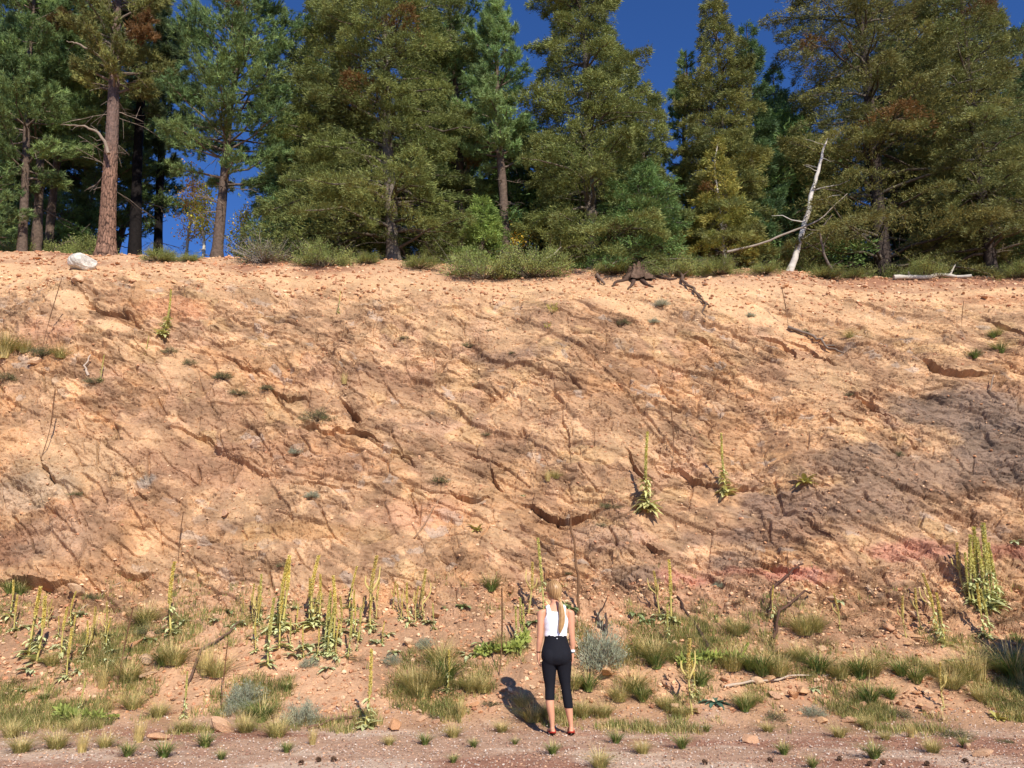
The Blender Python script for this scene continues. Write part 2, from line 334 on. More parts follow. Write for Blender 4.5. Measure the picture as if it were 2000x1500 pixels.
# colours of the ground itself (rock, sand, red earth, gravel)
def C(*a): return srgb(*a)
c_tan, c_or, c_br, c_pink, c_yel, c_grey, c_sand = C(210, 164, 117), C(208, 152, 97), C(168, 126, 90), C(205, 158, 124), C(222, 178, 118), C(132, 114, 96), C(226, 180, 128)
def lerp(a, b, t): return a + (b - a) * t[..., None]
n1 = fbm(GX * 0.45, GS * 0.45, 81, 4); n2 = fbm(GX * 1.2 + 30, GS * 1.2, 83, 4); n3 = fbm(U * 1.2, Vv * 4.0, 85, 4)
colr = np.broadcast_to(c_tan, GX.shape + (3,)).copy()
colr = lerp(colr, c_or, sst(-0.05, 0.18, n1) * 0.8)
colr = lerp(colr, c_pink, sst(0.05, 0.25, n2) * 0.6)
colr = lerp(colr, c_br, np.clip(sst(0.0, 0.22, n3) * 0.7 + 0.55 * (c2 > 0.72) + 0.45 * (c1 > 0.78), 0, 1) * 0.8)
colr = lerp(colr, c_yel, (c2b > 0.86) * 0.5 * (1 - sst(0, .2, n1)))
colr = lerp(colr, C(196, 172, 150), ((c3 > 0.9) * (n2 < -0.05)) * 0.6)
colr = lerp(colr, c_br, ((k2 > 0.6) * (1 - za) + (k2b > 0.6) * za) * 0.6)
colr = lerp(colr, c_sand, (k3 > 0.7) * 0.45)
colr *= (0.9 + 0.2 * k3[..., None]) * (0.94 + 0.12 * c4[..., None])
colr = lerp(colr, c_sand, sand * 0.85)
PATCH = [(1900, 810, 1.9, 0.8, C(138, 114, 96), .85), (1960, 890, 1.3, .9, C(130, 108, 92), .85), (1760, 930, 2.0, .7, C(150, 122, 100), .7), (1640, 985, 2.4, .5, C(146, 116, 94), .8), (1560, 1000, 1.3, .45, C(150, 118, 96), .5),
         (1480, 1045, 1.2, .35, C(140, 108, 88), .75), (1250, 1130, .8, .25, C(134, 110, 92), .7), (1440, 1090, .6, .3, C(132, 108, 92), .7),
         (1330, 1130, .55, .25, C(208, 132, 108), .6), (1590, 1125, .85, .22, C(208, 134, 112), .6), (1500, 1120, .9, .12, C(198, 120, 98), .4), (1800, 1068, .8, .2, C(200, 130, 106), .6), (1960, 1075, .6, .2, C(184, 108, 84), .6),
         (720, 740, 1.6, .6, C(168, 124, 92), .6), (1000, 690, 1.0, .3, C(160, 126, 100), .6), (450, 900, 2.6, .7, C(176, 128, 94), .6), (150, 920, 1.1, .7, C(210, 170, 122), .6), (60, 960, .8, .5, C(206, 178, 146), .5),
         (30, 1070, .7, .5, C(166, 118, 84), .9), (130, 1060, .9, .5, C(172, 138, 108), .6), (290, 940, .2, .22, C(170, 154, 138), .8), (1170, 1050, .7, .3, C(168, 130, 106), .6), (800, 1000, 1.0, .4, C(210, 152, 116), .5),
         (560, 1040, 1.4, .25, C(214, 158, 92), .5), (1010, 930, .6, .5, C(216, 164, 108), .5), (1570, 680, .5, .3, C(176, 132, 96), .8), (1600, 620, 2., .3, C(224, 172, 122), .5), (1790, 640, 1.2, .35, C(222, 172, 116), .6),
         (340, 620, .8, .5, C(212, 146, 96), .6), (100, 680, .9, .5, C(196, 140, 106), .5), (1800, 560, 4.5, .35, C(150, 100, 74), .7), (1950, 590, 1.5, .3, C(176, 114, 74), .5)]
for (px, py, rx, ry, c, a) in PATCH:
    x0, s0 = locate(px, py); q = np.hypot((GX - x0) / rx, (GS - s0) / ry) + 0.9 * fbm(GX * 1.1 + 9, GS * 1.1, 87, 4) + 0.25 * fbm(GX * 6, GS * 6, 88, 3)
    colr = lerp(colr, c * (0.9 + 0.2 * c3[..., None]) if False else c, a * (1 - sst(0.55, 1.15, q)))
dirt = C(204, 156, 114); dirt2 = C(158, 118, 86)
tcol = lerp(np.broadcast_to(dirt, GX.shape + (3,)).copy(), dirt2, sst(-0.1, 0.2, n2 + 0.2 * sst(5, 10, GX)) * 0.7)
colr = lerp(colr, tcol, (1 - sst(12.3, 13.3, GY + 0.8 * n1)))
terr = lerp(np.broadcast_to(C(202, 156, 114), GX.shape + (3,)).copy(), C(158, 108, 78), sst(-0.02, 0.2, fbm(GX * 0.8, GS * 0.8, 89, 4) + 0.25 * sst(3, 9, GX) - 0.05))
colr = lerp(colr, terr, sst(18.6, 19.4, GY + 0.8 * n2))
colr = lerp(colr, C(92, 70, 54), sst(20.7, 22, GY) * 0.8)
grav = lerp(np.broadcast_to(C(192, 152, 122), GX.shape + (3,)).copy(), C(168, 116, 90), sst(-0.05, 0.12, fbm(GX * 0.5, GS * 1.6, 91, 5)) * 0.9)
grav = lerp(grav, C(222, 194, 166), sst(0.03, 0.2, fbm(GX * 0.9 + 9, GS * 1.6, 93, 5)) * 0.7)
wg = 1 - sst(9.9, 10.6, GY + 1.8 * n2)
colr = lerp(colr, grav, wg)
n5 = fbm(GX * 1.7 + 60, GS * 2.2, 95, 5); n6 = fbm(U * 2.5, Vv * 5 + 9, 96, 5)
rk = slope_w * (1 - 0.6 * sand)
colr = colr * (1 - 0.20 * rk * sst(0.04, 0.12, n5))[..., None] * (1 - 0.2 * rk * sst(0.05, 0.12, n6))[..., None]
gl = colr.mean(-1, keepdims=True); colr = gl + (colr - gl) * 0.86
colr = np.clip(colr * np.array([0.93, 0.915, 0.875]), 0.01, 1)

# ground material
m, t, out = new_mat('rock_and_earth'); p = N(t, 'ShaderNodeBsdfPrincipled', Roughness=0.95); p.inputs['Specular IOR Level'].default_value = 0.15
at_ = N(t, 'ShaderNodeAttribute', attribute_name='tint'); tc = N(t, 'ShaderNodeTexCoord')
def tn(scale, det=6.0, rough=0.6, dist=0.0):
    n = N(t, 'ShaderNodeTexNoise', Scale=scale, Detail=det, Roughness=rough, Distortion=dist); t.links.new(tc.outputs['Object'], n.inputs['Vector']); return n.outputs[0]
c = at_.outputs['Color']
c = mixc(t, 1.0, c, ramp(t, tn(3.2, 8.0, 0.7), [(0.3, 0.80), (0.52, 1.0), (0.72, 1.16)]), 'MULTIPLY')
c = mixc(t, 1.0, c, ramp(t, tn(28, 6.0, 0.75), [(0.3, 0.78), (0.5, 1.0), (0.7, 1.18)]), 'MULTIPLY')
c = mixc(t, ramp(t, tn(7.5, 7.0, 0.7, 0.6), [(0.57, 0.0), (0.68, 0.6)]), c, tuple(C(128, 92, 68)))
c = mixc(t, ramp(t, tn(11, 7.0, 0.7, 0.8), [(0.64, 0.0), (0.74, 0.6)]), c, tuple(C(224, 198, 164)))
t.links.new(c, p.inputs['Base Color'])
b1 = N(t, 'ShaderNodeBump', Strength=0.6, Distance=0.03); t.links.new(tn(16, 8.0, 0.7), b1.inputs['Height'])
vo = N(t, 'ShaderNodeTexVoronoi', Scale=34.0); t.links.new(tc.outputs['Object'], vo.inputs['Vector'])
b2 = N(t, 'ShaderNodeBump', Strength=0.5, Distance=0.012); t.links.new(vo.outputs['Distance'], b2.inputs['Height']); t.links.new(b1.outputs[0], b2.inputs['Normal'])
t.links.new(b2.outputs[0], p.inputs['Normal']); t.links.new(p.outputs[0], out.inputs[0])
M_GROUND = m

nr, nc = GX.shape
def grid_faces(r0, r1_):
    i = np.arange(r0, r1_ - 1)[:, None] * nc; j = np.arange(nc - 1)[None]
    return np.stack([i + j, i + j + 1, i + nc + j + 1, i + nc + j], -1).reshape(-1, 4)
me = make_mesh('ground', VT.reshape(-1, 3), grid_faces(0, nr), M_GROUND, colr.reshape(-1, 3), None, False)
ground = tag(link('ground', me), kind='structure')
bpy.context.view_layer.update()
def hit(px, py):
    for k in range(12):      # just over the crest: take the nearest ground below
        ok, loc, nor, _ = ground.ray_cast(Vector((0, 0, CAM_H)), ray(px, py + 4 * k))
        if ok and loc.y < 24: return loc, nor
    return None, None
def drop(x, y):
    ok, loc, nor, _ = ground.ray_cast(Vector((x, y, 60)), Vector((0, 0, -1))); return loc
def ppm(P):  # photo pixels (2000 wide) per metre at P
    return F / (P[1] * math.cos(PITCH) + (P[2] - CAM_H) * math.sin(PITCH))
print('terrain', round(time.time() - T0, 1))
# ---------------------------------------------------------------- trees on the terrace
def rot_frames(Dv):
    """two unit vectors perpendicular to each direction"""
    ref = np.where(np.abs(Dv[:, 2:3]) < 0.9, np.array([[0, 0, 1.0]]), np.array([[1.0, 0, 0]]))
    A_ = np.cross(Dv, ref); A_ /= np.linalg.norm(A_, axis=1)[:, None] + 1e-9; return A_, np.cross(Dv, A_)
def unit(v): return v / (np.linalg.norm(v, axis=-1, keepdims=True) + 1e-9)
def needles(rg, P, Dv, L, wdt, cols, quad=False):
    """thin leaf blades: one per P, along Dv"""
    A_, B_ = rot_frames(Dv); a = rg.uniform(0, 2 * math.pi, len(P))[:, None]; Wv = A_ * np.cos(a) + B_ * np.sin(a)
    L = np.broadcast_to(L, (len(P),))[:, None]; wdt = np.broadcast_to(wdt, (len(P),))[:, None]
    if quad:
        V = np.stack([P, P + Dv * L * 0.45 + Wv * wdt / 2, P + Dv * L, P + Dv * L * 0.45 - Wv * wdt / 2], 1); k = 4
    else:
        V = np.stack([P - Wv * wdt / 2, P + Wv * wdt / 2, P + Dv * L], 1); k = 3
    Fc = np.arange(len(P) * k).reshape(-1, k)
    return V.reshape(-1, 3), Fc, np.repeat(cols, k, axis=0)

def make_tree(kind, H, Rm, seed, n_br=90, t0=0.1, trunk_r=0.15, leafc=(96, 104, 58), leafc2=(120, 112, 60), dead=(150, 100, 50), dead_p=0.012, dens=1.0,
              barkc=(84, 70, 62), top_pow=0.8, lean=(0, 0), bare_c=(120, 110, 100), sway=0.15, asym=0.0, limb_show=1.0, pale_trunk=False, leaf_scale=1.0, flare=1.3, crown_from=None, visible_up=1.0):
    """kind: 'pine' (long needle tufts), 'fir' (fine flat sprays), 'aspen' (round leaves). returns (trunk mesh, crown mesh)"""
    rg = np.random.default_rng(seed)
    wood = MB(); up = np.linspace(0, 1, 22)
    ph = rg.uniform(0, 6, 4)
    def axis(t):
        t = np.asarray(t, float)
        return np.stack([lean[0] * t + sway * np.sin(t * 5 + ph[0]) * t * 0.5 + sway * 0.4 * np.sin(t * 11 + ph[1]) * t, lean[1] * t + sway * np.sin(t * 4 + ph[2]) * t * 0.5, H * t], -1)
    tr = trunk_r * (1 - up) ** 0.85 + 0.012 + trunk_r * (flare - 1) * np.exp(-up * H / 0.35)
    bc = srgb(*barkc); 
    up2 = np.r_[[-0.035, 0.0, 0.008, 0.02, 0.04], np.linspace(0.06, 1, 24)]
    tr2 = trunk_r * (1 - np.clip(up2, 0, 1)) ** 0.85 + 0.012 + trunk_r * (flare - 1) * np.exp(-np.clip(up2, 0, 1) * H / 0.30)
    if flare > 1.4:      # old pine: plates of bark standing proud of dark furrows
        nh, na = 420, 110; hh = -0.03 + 1.03 * np.linspace(0, 1, nh) ** 1.25; aa = np.linspace(0, 2 * math.pi, na, endpoint=False)
        AA, HH = np.meshgrid(aa, hh * H); rr_ = np.interp(HH / H, up2, tr2)
        ww = 0.05 * fbm(AA * 3, HH * 2.5, 5, 3); q1, q2, _, _, bi_, bj_ = voro((AA + ww) * na / na * 3.2, (HH + ww) * 3.4, 17); gp = sst(0.03, 0.22, q2 - q1)
        q3, q4, _, _, b3_, b4_ = voro((AA + ww) * 9, (HH + ww) * 11, 19); g2 = sst(0.0, 0.25, q4 - q3)
        rr_ = rr_ * (0.955 + 0.06 * gp + 0.018 * g2 * gp + 0.03 * np.cos(AA * 5 + 1) * np.exp(-np.clip(HH, 0, 9) / 0.4))
        cx_ = axis(HH / H); VV_ = cx_ + np.stack([np.cos(AA) * rr_, np.sin(AA) * rr_, 0 * rr_], -1)
        ii = np.arange(nh - 1)[:, None] * na; jj = np.arange(na)[None]; kk_ = (jj + 1) % na
        cb = srgb(62, 46, 38) + (srgb(140, 106, 86) * (0.75 + 0.5 * hsh(bi_, bj_, 3)[..., None]) - srgb(62, 46, 38)) * (gp * (0.55 + 0.45 * g2))[..., None]
        cb = cb + (srgb(104, 86, 78) - cb) * (0.75 * sst(2.2, 4.0, HH))[..., None]
        wood.add(VV_.reshape(-1, 3), np.stack([ii + jj, ii + kk_, ii + na + kk_, ii + na + jj], -1).reshape(-1, 4), cb.reshape(-1, 3))
    else:
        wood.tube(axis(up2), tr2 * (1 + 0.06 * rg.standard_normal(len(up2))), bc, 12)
    # limbs
    t = t0 + (1 - t0) * rg.uniform(0, 1, n_br) ** (1.0); t = np.sort(t); az = (np.arange(n_br) * 2.399 + rg.uniform(-0.5, 0.5, n_br)) % (2 * math.pi)
    prof_ = np.clip((1 - t), 0.0, 1) ** top_pow * 1.1
    low = np.clip((t - t0) / 0.12, 0, 1) ** 0.5 if kind == 'pine' else 1.0
    Ln = Rm * prof_ * (0.5 + 0.5 * low) * rg.uniform(0.72, 1.15, n_br) * (1 + asym * np.cos(az)) * (0.80 + 0.9 * (fbm(t * 7 + seed * 3.1, az * 0.9, seed, 2) + 0.25)) + 0.10
    rise = {'pine': 0.28, 'fir': 0.30, 'aspen': 0.7}[kind]; droop = {'pine': -0.10, 'fir': 0.30, 'aspen': -0.1}[kind]
    rs = rise * (0.4 + 1.4 * t) + rg.normal(0, 0.24 if kind == 'fir' else 0.12, n_br)
    base = axis(t); hd = np.stack([np.cos(az), np.sin(az), 0 * az], -1); side = np.stack([-np.sin(az), np.cos(az), 0 * az], -1)
    curl = rg.normal(0, 0.15, n_br)
    def bp(b, u):
        L = Ln[b]; return base[b] + hd[b] * (L * u)[:, None] + side[b] * (L * curl[b] * u * u)[:, None] + np.array([0, 0, 1.0]) * (L * (rs[b] * u - droop * u * u))[:, None]
    us = np.linspace(0, 1, 6)
    for b in range(n_br):
        if rg.uniform() > limb_show * (0.7 if kind == 'fir' else 1): continue
        pts = bp(np.full(6, b), us); pts[1:-1] += rg.normal(0, 0.02 * Ln[b], (4, 3))
        r0 = min(0.30 * trunk_r * (1 - t[b]) ** 0.6 + 0.010, 0.06)
        wood.tube(pts, r0 * (1 - us * 0.8), srgb(*bare_c) * rg.uniform(0.5, 1.3), 4, cap=False)
    # bare dead twigs low on the trunk
    for b in range(int((34 if flare > 1.4 else 18) * limb_show)):
        tt = rg.uniform(min(t0, 0.3) * 0.3 + 0.03, t0 + 0.25); a_ = rg.uniform(0, 6.28); l_ = rg.uniform(0.3, 0.9) * Rm * 0.6
        p0 = axis(tt); dv = np.array([math.cos(a_), math.sin(a_), rg.uniform(-0.4, 0.3)])
        q = np.array([p0 + dv * l_ * u_ + np.array([0, 0, -0.12]) * u_ * u_ * l_ + rg.normal(0, 0.02, 3) for u_ in np.linspace(0, 1, 5)])
        wood.tube(q, 0.016 * (1 - np.linspace(0, 0.7, 5)), srgb(*bare_c) * rg.uniform(0.7, 1.6), 4, cap=False)
        for _ in range(3):
            k = rg.integers(1, 4); d2_ = unit(dv + rg.normal(0, 0.7, 3)); wood.tube(np.array([q[k], q[k] + d2_ * 0.25 * l_, q[k] + d2_ * 0.5 * l_ + [0, 0, -0.04]]), [0.009, 0.007, 0.004], srgb(*bare_c) * rg.uniform(0.7, 1.6), 3, cap=False)
    trunk_me = wood.build('trunk', M_BARK, mesh_only=True)
    # foliage
    c1_, c2_, cd = srgb(*leafc) * 1.65, srgb(*leafc2) * 1.65, srgb(*dead) * 0.6
    bcol = rg.uniform(0, 1, n_br); bdead = rg.uniform(0, 1, n_br) < dead_p; bbr = rg.uniform(0.75, 1.2, n_br)
    prob = Ln / Ln.sum()
    Vs, Fs, Cs = [], [], []
    if kind == 'pine':
        nt_ = int(3600 * dens * (H / 10) * (Rm / 1.8)); b = rg.choice(n_br, nt_, p=prob); u = rg.uniform(0.22, 1.0, nt_) ** 0.65
        P = bp(b, u); off = (1.0 - 0.35 * u) * 0.30 * Ln[b] * rg.uniform(-1, 1, nt_); P = P + side[b] * off[:, None] + hd[b] * (np.abs(off) * 0.4)[:, None]
        P[:, 2] += rg.normal(0.02, 0.07, nt_)
        dirs = unit(hd[b] * 0.8 + side[b] * np.sign(off)[:, None] * 0.5 + np.array([0, 0, 0.75]) + rg.normal(0, 0.25, (nt_, 3)))
        k = 16; P2 = np.repeat(P, k, 0) - np.repeat(dirs, k, 0) * rg.uniform(0, 0.10, (nt_ * k, 1)); D2 = unit(np.repeat(dirs, k, 0) * 0.75 + rg.normal(0, 0.55, (nt_ * k, 3)))
        cc = np.where(bdead[b][:, None], cd, c1_ + (c2_ - c1_) * np.clip(bcol[b] + rg.normal(0, 0.25, nt_), 0, 1)[:, None]) * (bbr[b] * rg.uniform(0.75, 1.25, nt_))[:, None]
        cc = np.repeat(cc, k, 0) * rg.uniform(0.75, 1.25, (nt_ * k, 1))
        V, Fc, Cc = needles(rg, P2, D2, rg.uniform(0.09, 0.17, nt_ * k) * leaf_scale, 0.019 * leaf_scale, cc)
    elif kind == 'fir':
        nt_ = int(19000 * dens * (H / 10) * (Rm / 1.8)); b = rg.choice(n_br, nt_, p=prob); u = rg.uniform(0.10, 1.02, nt_) ** 0.7
        P = bp(b, u); sg = rg.choice([-1, 1], nt_); off = sg * rg.uniform(0, 1, nt_) ** 0.8 * (1.05 - u) * 0.55 * Ln[b] + rg.normal(0, 0.03, nt_)
        P = P + side[b] * off[:, None] + hd[b] * (np.abs(off) * 0.6)[:, None]; P[:, 2] += -np.abs(off) * 0.25 + rg.normal(0, 0.055, nt_)
        clump = np.sin(P[:, 0] * 9 + ph[0]) * np.sin(P[:, 1] * 9 + ph[1]) * np.sin(P[:, 2] * 8 + ph[2])
        keep = clump > -0.42; P, b, u, sg = P[keep], b[keep], u[keep], sg[keep]; nt_ = len(P)
        dirs = unit(hd[b] * 0.8 + side[b] * sg[:, None] * 0.7 + rg.normal(0, 0.3, (nt_, 3)) + np.array([0, 0, 0.12]))
        k = 5; P2 = np.repeat(P, k, 0) + rg.normal(0, 0.03, (nt_ * k, 3)); D2 = unit(np.repeat(dirs, k, 0) + rg.normal(0, 0.45, (nt_ * k, 3)))
        nn = np.clip(bcol[b] * 0.6 + 0.25 + rg.normal(0, 0.22, nt_), 0, 1)
        cc = np.where((bdead[b] & (u > 0.2))[:, None], cd, c1_ + (c2_ - c1_) * nn[:, None]) * (bbr[b] * rg.uniform(0.75, 1.25, nt_))[:, None]
        cc = np.repeat(cc, k, 0) * rg.uniform(0.9, 1.1, (nt_ * k, 1))
        V, Fc, Cc = needles(rg, P2, D2, rg.uniform(0.05, 0.15, nt_ * k) * leaf_scale, rg.uniform(0.014, 0.026, nt_ * k) * leaf_scale, cc, True)
    else:
        nt_ = int(2600 * dens); b = rg.choice(n_br, nt_, p=prob); u = rg.uniform(0.3, 1.05, nt_); P = bp(b, u) + rg.normal(0, 0.12, (nt_, 3))
        cc = (c1_ + (c2_ - c1_) * rg.uniform(0, 1, nt_)[:, None]) * rg.uniform(0.8, 1.2, (nt_, 1))
        V, Fc, Cc = needles(rg, P, unit(rg.normal(0, 1, (nt_, 3)) + [0, 0, -0.5]), rg.uniform(0.05, 0.09, nt_), rg.uniform(0.05, 0.08, nt_), cc, True)
    crown_me = make_mesh('crown', V, Fc, M_LEAF, np.clip(Cc, 0, 1))
    return trunk_me, crown_me

def plant_tree(name, label, cat, base_px, top_px, top_py, y, group=None, me=None, Rpx=None, **kw):
    """base at photo column base_px on the terrace at depth y; its tip where the photo shows it"""
    P = at_depth(base_px, 500, y); x = P.x; g = drop(x, y); base = Vector((x, y, g.z - 0.05))
    top = at_depth(top_px, top_py, y); H = top.z - base.z
    s = ppm((x, y, base.z + H * 0.3)); Rm = Rpx / s
    me = make_tree(kw.pop('kind'), H, Rm, lean=(top.x - base.x, 0), **kw)
    o = empty(name, base); tag(o, label, cat, group)
    link('trunk', me[0], o); link('crown', me[1], o)
    return o, me, (H, Rm)
OLIVE = dict(leafc=(84, 94, 50), leafc2=(118, 120, 64), dead=(150, 112, 62), barkc=(110, 98, 86), bare_c=(112, 100, 86))
GREEN = dict(leafc=(78, 98, 58), leafc2=(112, 126, 72), dead=(150, 120, 66), barkc=(96, 80, 68), bare_c=(120, 104, 90))
DARKG = dict(leafc=(56, 76, 48), leafc2=(84, 102, 58), dead=(110, 96, 56), barkc=(80, 70, 62), bare_c=(120, 110, 100))
TREES = {}
def T(key, *a, **k):
    TREES[key] = plant_tree(*a, **k); return TREES[key]
FN, PN = 'fir_tree', 'pine_tree'
# front row, left to right (photo columns)
T('far_left', PN, 'dark green pine at the left edge, its slim grey trunk leftmost of all trunks', 'pine tree', 42, 70, -150, 20.9, kind='pine', Rpx=130, n_br=80, t0=0.20, trunk_r=0.11, seed=1, dens=1.4, **GREEN)
T('left_bough', FN, 'low bright green tree cut off by the left edge, in front of slim trunks', 'fir tree', -28, -25, 262, 20.4, kind='pine', Rpx=80, n_br=60, t0=0.12, trunk_r=0.08, seed=2, dens=1.6, **GREEN)
T('l2', PN, 'slim grey-barked pine just left of the thick orange trunk, the straighter of a close pair', 'pine tree', 72, 100, -170, 22.0, kind='pine', Rpx=150, n_br=80, t0=0.27, trunk_r=0.13, seed=3, dens=1.3, **GREEN)
T('l3', PN, 'slim grey-barked pine leaning right, nearest on the left of the thick orange trunk', 'pine tree', 95, 150, -120, 23.0, kind='pine', Rpx=140, n_br=80, t0=0.27, trunk_r=0.12, seed=4, dens=1.3, **GREEN)
T('pond', PN, 'big old pine with thick plated orange-brown trunk beside the white boulder', 'pine tree', 208, 240, -230, 20.6, kind='pine', Rpx=150, n_br=70, t0=0.40, trunk_r=0.215, seed=5, dens=0.85, flare=1.45,
  leafc=(92, 98, 54), leafc2=(126, 122, 68), dead=(158, 118, 72), barkc=(158, 108, 80), bare_c=(128, 112, 98), dead_p=0.08, sway=0.12)
T('black', PN, 'pine with a straight black shaded trunk right behind the thick orange trunk', 'pine tree', 266, 290, -120, 23.5, kind='pine', Rpx=120, n_br=50, t0=0.42, trunk_r=0.19, seed=6, dens=0.9, leafc=(56, 70, 44), leafc2=(84, 92, 54), dead=(110, 90, 56), barkc=(30, 25, 23), bare_c=(60, 52, 48))  # shade on this trunk and its limbs is put into the near-black bark colour
T('lpine', PN, 'full bright green pine with dark trunk standing left of the olive firs', 'pine tree', 424, 478, -60, 21.2, kind='pine', Rpx=150, n_br=100, t0=0.24, trunk_r=0.15, seed=7, dens=1.9, top_pow=0.45, **GREEN)
T('dk1', FN, 'dense blackish green fir filling the space between bright pine and wide olive fir', 'fir tree', 560, 580, 215, 22.4, kind='fir', Rpx=105, n_br=90, t0=0.03, trunk_r=0.10, seed=8, dens=1.1, **DARKG)
T('fir_a', FN, 'broad olive-green fir left of centre with russet dead sprigs, tallest and widest there', 'fir tree', 770, 735, -190, 21.3, kind='fir', Rpx=178, n_br=210, t0=0.03, trunk_r=0.20, seed=9, dens=1.7, top_pow=0.5, dead_p=0.02, **OLIVE)
T('fir_a2', FN, 'olive-green fir pressed against the left side of the broad fir left of centre', 'fir tree', 660, 640, -60, 22.0, kind='fir', Rpx=115, n_br=120, t0=0.05, trunk_r=0.14, seed=10, dens=1.2, top_pow=0.5, dead_p=0.01, **OLIVE)
T('fir_a3', PN, 'dark-topped pine rising behind the right side of the broad olive fir', 'pine tree', 906, 880, -90, 22.6, kind='pine', Rpx=85, n_br=70, t0=0.22, trunk_r=0.14, seed=11, dens=1.3, top_pow=0.5, **GREEN)
T('narrow', PN, 'narrow pine with a pointed pale green top alone against the blue sky', 'pine tree', 988, 966, 8, 21.4, kind='pine', Rpx=84, n_br=80, t0=0.36, trunk_r=0.15, seed=12, dens=2.1, top_pow=0.55, **dict(GREEN, leafc=(90, 112, 66), leafc2=(122, 138, 82)))
T('tiny', FN, 'small young green fir in front of the narrow pine, above the wide juniper', 'fir tree', 940, 942, 385, 20.9, kind='fir', Rpx=52, n_br=60, t0=0.05, trunk_r=0.05, seed=13, dens=2.5, top_pow=0.9, **dict(GREEN, leafc=(88, 108, 50), leafc2=(120, 132, 66)))
T('fir_b', FN, 'huge dense fir right of centre whose right flank steps down to open sky', 'fir tree', 1160, 1128, -130, 21.5, kind='fir', Rpx=140, n_br=220, t0=0.03, trunk_r=0.19, seed=14, dens=1.9, top_pow=0.55, dead_p=0.01, **OLIVE)
T('fir_b2', FN, 'shorter fir with rounded tip hugging the right flank of the huge centre-right fir', 'fir tree', 1240, 1262, 172, 22.0, kind='fir', Rpx=62, n_br=110, t0=0.06, trunk_r=0.12, seed=15, dens=1.6, top_pow=0.5, **OLIVE)
T('fir_b3', FN, 'dark green bushy fir behind the stump, its boughs reaching the ground', 'fir tree', 1245, 1250, 335, 20.9, kind='fir', Rpx=100, n_br=110, t0=0.02, trunk_r=0.09, seed=16, dens=1.7, top_pow=0.5, **dict(DARKG, leafc=(66, 90, 48), leafc2=(98, 118, 62)))
T('fir_c', FN, 'fir with a slender spire standing alone right of the widest gap of sky', 'fir tree', 1412, 1396, -25, 22.2, kind='fir', Rpx=98, n_br=170, t0=0.05, trunk_r=0.14, seed=17, dens=1.7, top_pow=0.72, **dict(OLIVE, leafc=(76, 86, 48), leafc2=(122, 118, 62)))
T('fir_c2', PN, 'lower blue-green pine on the left shoulder of the slender-spired fir', 'pine tree', 1345, 1334, 108, 23.2, kind='pine', Rpx=50, n_br=70, t0=0.25, trunk_r=0.12, seed=18, dens=1.6, top_pow=0.5, **GREEN)
T('fir_c3', FN, 'fir with a round-shouldered top on the right side of the slender-spired fir', 'fir tree', 1480, 1455, 52, 22.8, kind='fir', Rpx=66, n_br=100, t0=0.08, trunk_r=0.12, seed=19, dens=1.3, top_pow=0.6, **DARKG)
T('small_b', FN, 'small sunlit fir with thin pale trunk, left of the leaning white dead tree', 'fir tree', 1415, 1396, 275, 20.9, kind='fir', Rpx=68, n_br=80, t0=0.10, trunk_r=0.05, seed=20, dens=1.3, top_pow=0.85, **dict(OLIVE, leafc=(96, 104, 48), leafc2=(142, 130, 62), barkc=(190, 180, 164)))
T('fir_d', FN, 'sprawling brownish olive fir with pale bare twigs behind the leaning white dead tree', 'fir tree', 1722, 1655, -220, 22.6, kind='fir', Rpx=200, n_br=190, t0=0.04, trunk_r=0.24, seed=21, dens=1.25, top_pow=0.4, dead_p=0.04, **dict(OLIVE, leafc=(84, 88, 48), leafc2=(120, 114, 62), dead=(150, 112, 60), barkc=(70, 60, 54)))
T('fir_e', FN, 'tall fir at the right edge with dark trunk visible between its boughs', 'fir tree', 1930, 1868, -70, 21.1, kind='fir', Rpx=130, n_br=150, t0=0.05, trunk_r=0.16, seed=22, dens=1.2, top_pow=0.45, **dict(OLIVE, leafc=(80, 88, 50), leafc2=(116, 114, 62), barkc=(66, 56, 50)))
T('fir_f', FN, 'grey-green fir cut off by the right edge of the picture', 'fir tree', 2040, 1985, 60, 22.3, kind='fir', Rpx=105, n_br=100, t0=0.07, trunk_r=0.14, seed=23, dens=1.0, top_pow=0.5, **DARKG)
# trees standing deeper in the wood, copies of a few of those above
BG = [('dk1', 20, 200, 27), ('lpine', 150, 20, 27), ('l2', 30, -20, 26), ('far_left', 210, -20, 28), ('dk1', 165, 330, 25), ('black', 318, 20, 28), ('dk1', 640, 120, 26), ('fir_b2', 600, 40, 27),
      ('lpine', 880, 60, 27), ('fir_b', 830, 20, 27), ('dk1', 1020, 260, 25), ('dk1', 905, 300, 25), ('fir_b3', 1075, 250, 26), ('fir_a2', 1180, 60, 27), ('fir_c3', 1345, 320, 26), ('fir_b3', 1500, 250, 25), ('dk1', 1570, 200, 25.5),
      ('fir_c3', 1560, 120, 27), ('fir_a2', 1800, 30, 26), ('fir_b2', 1840, -20, 25), ('dk1', 1640, 280, 25), ('dk1', 1860, 280, 24.5), ('fir_b3', 1960, 250, 25), ('fir_c', 2010, 0, 27), ('dk1', 1420, 330, 26), ('fir_c3', 1500, 170, 29),
      ('fir_e', 1760, 0, 29), ('dk1', 720, 300, 25), ('fir_b3', 1190, 300, 25), ('fir_c3', 2100, 100, 26), ('lpine', -60, -40, 26), ('dk1', -40, 250, 25), ('fir_b3', 110, 370, 24.5)]
bgs = []
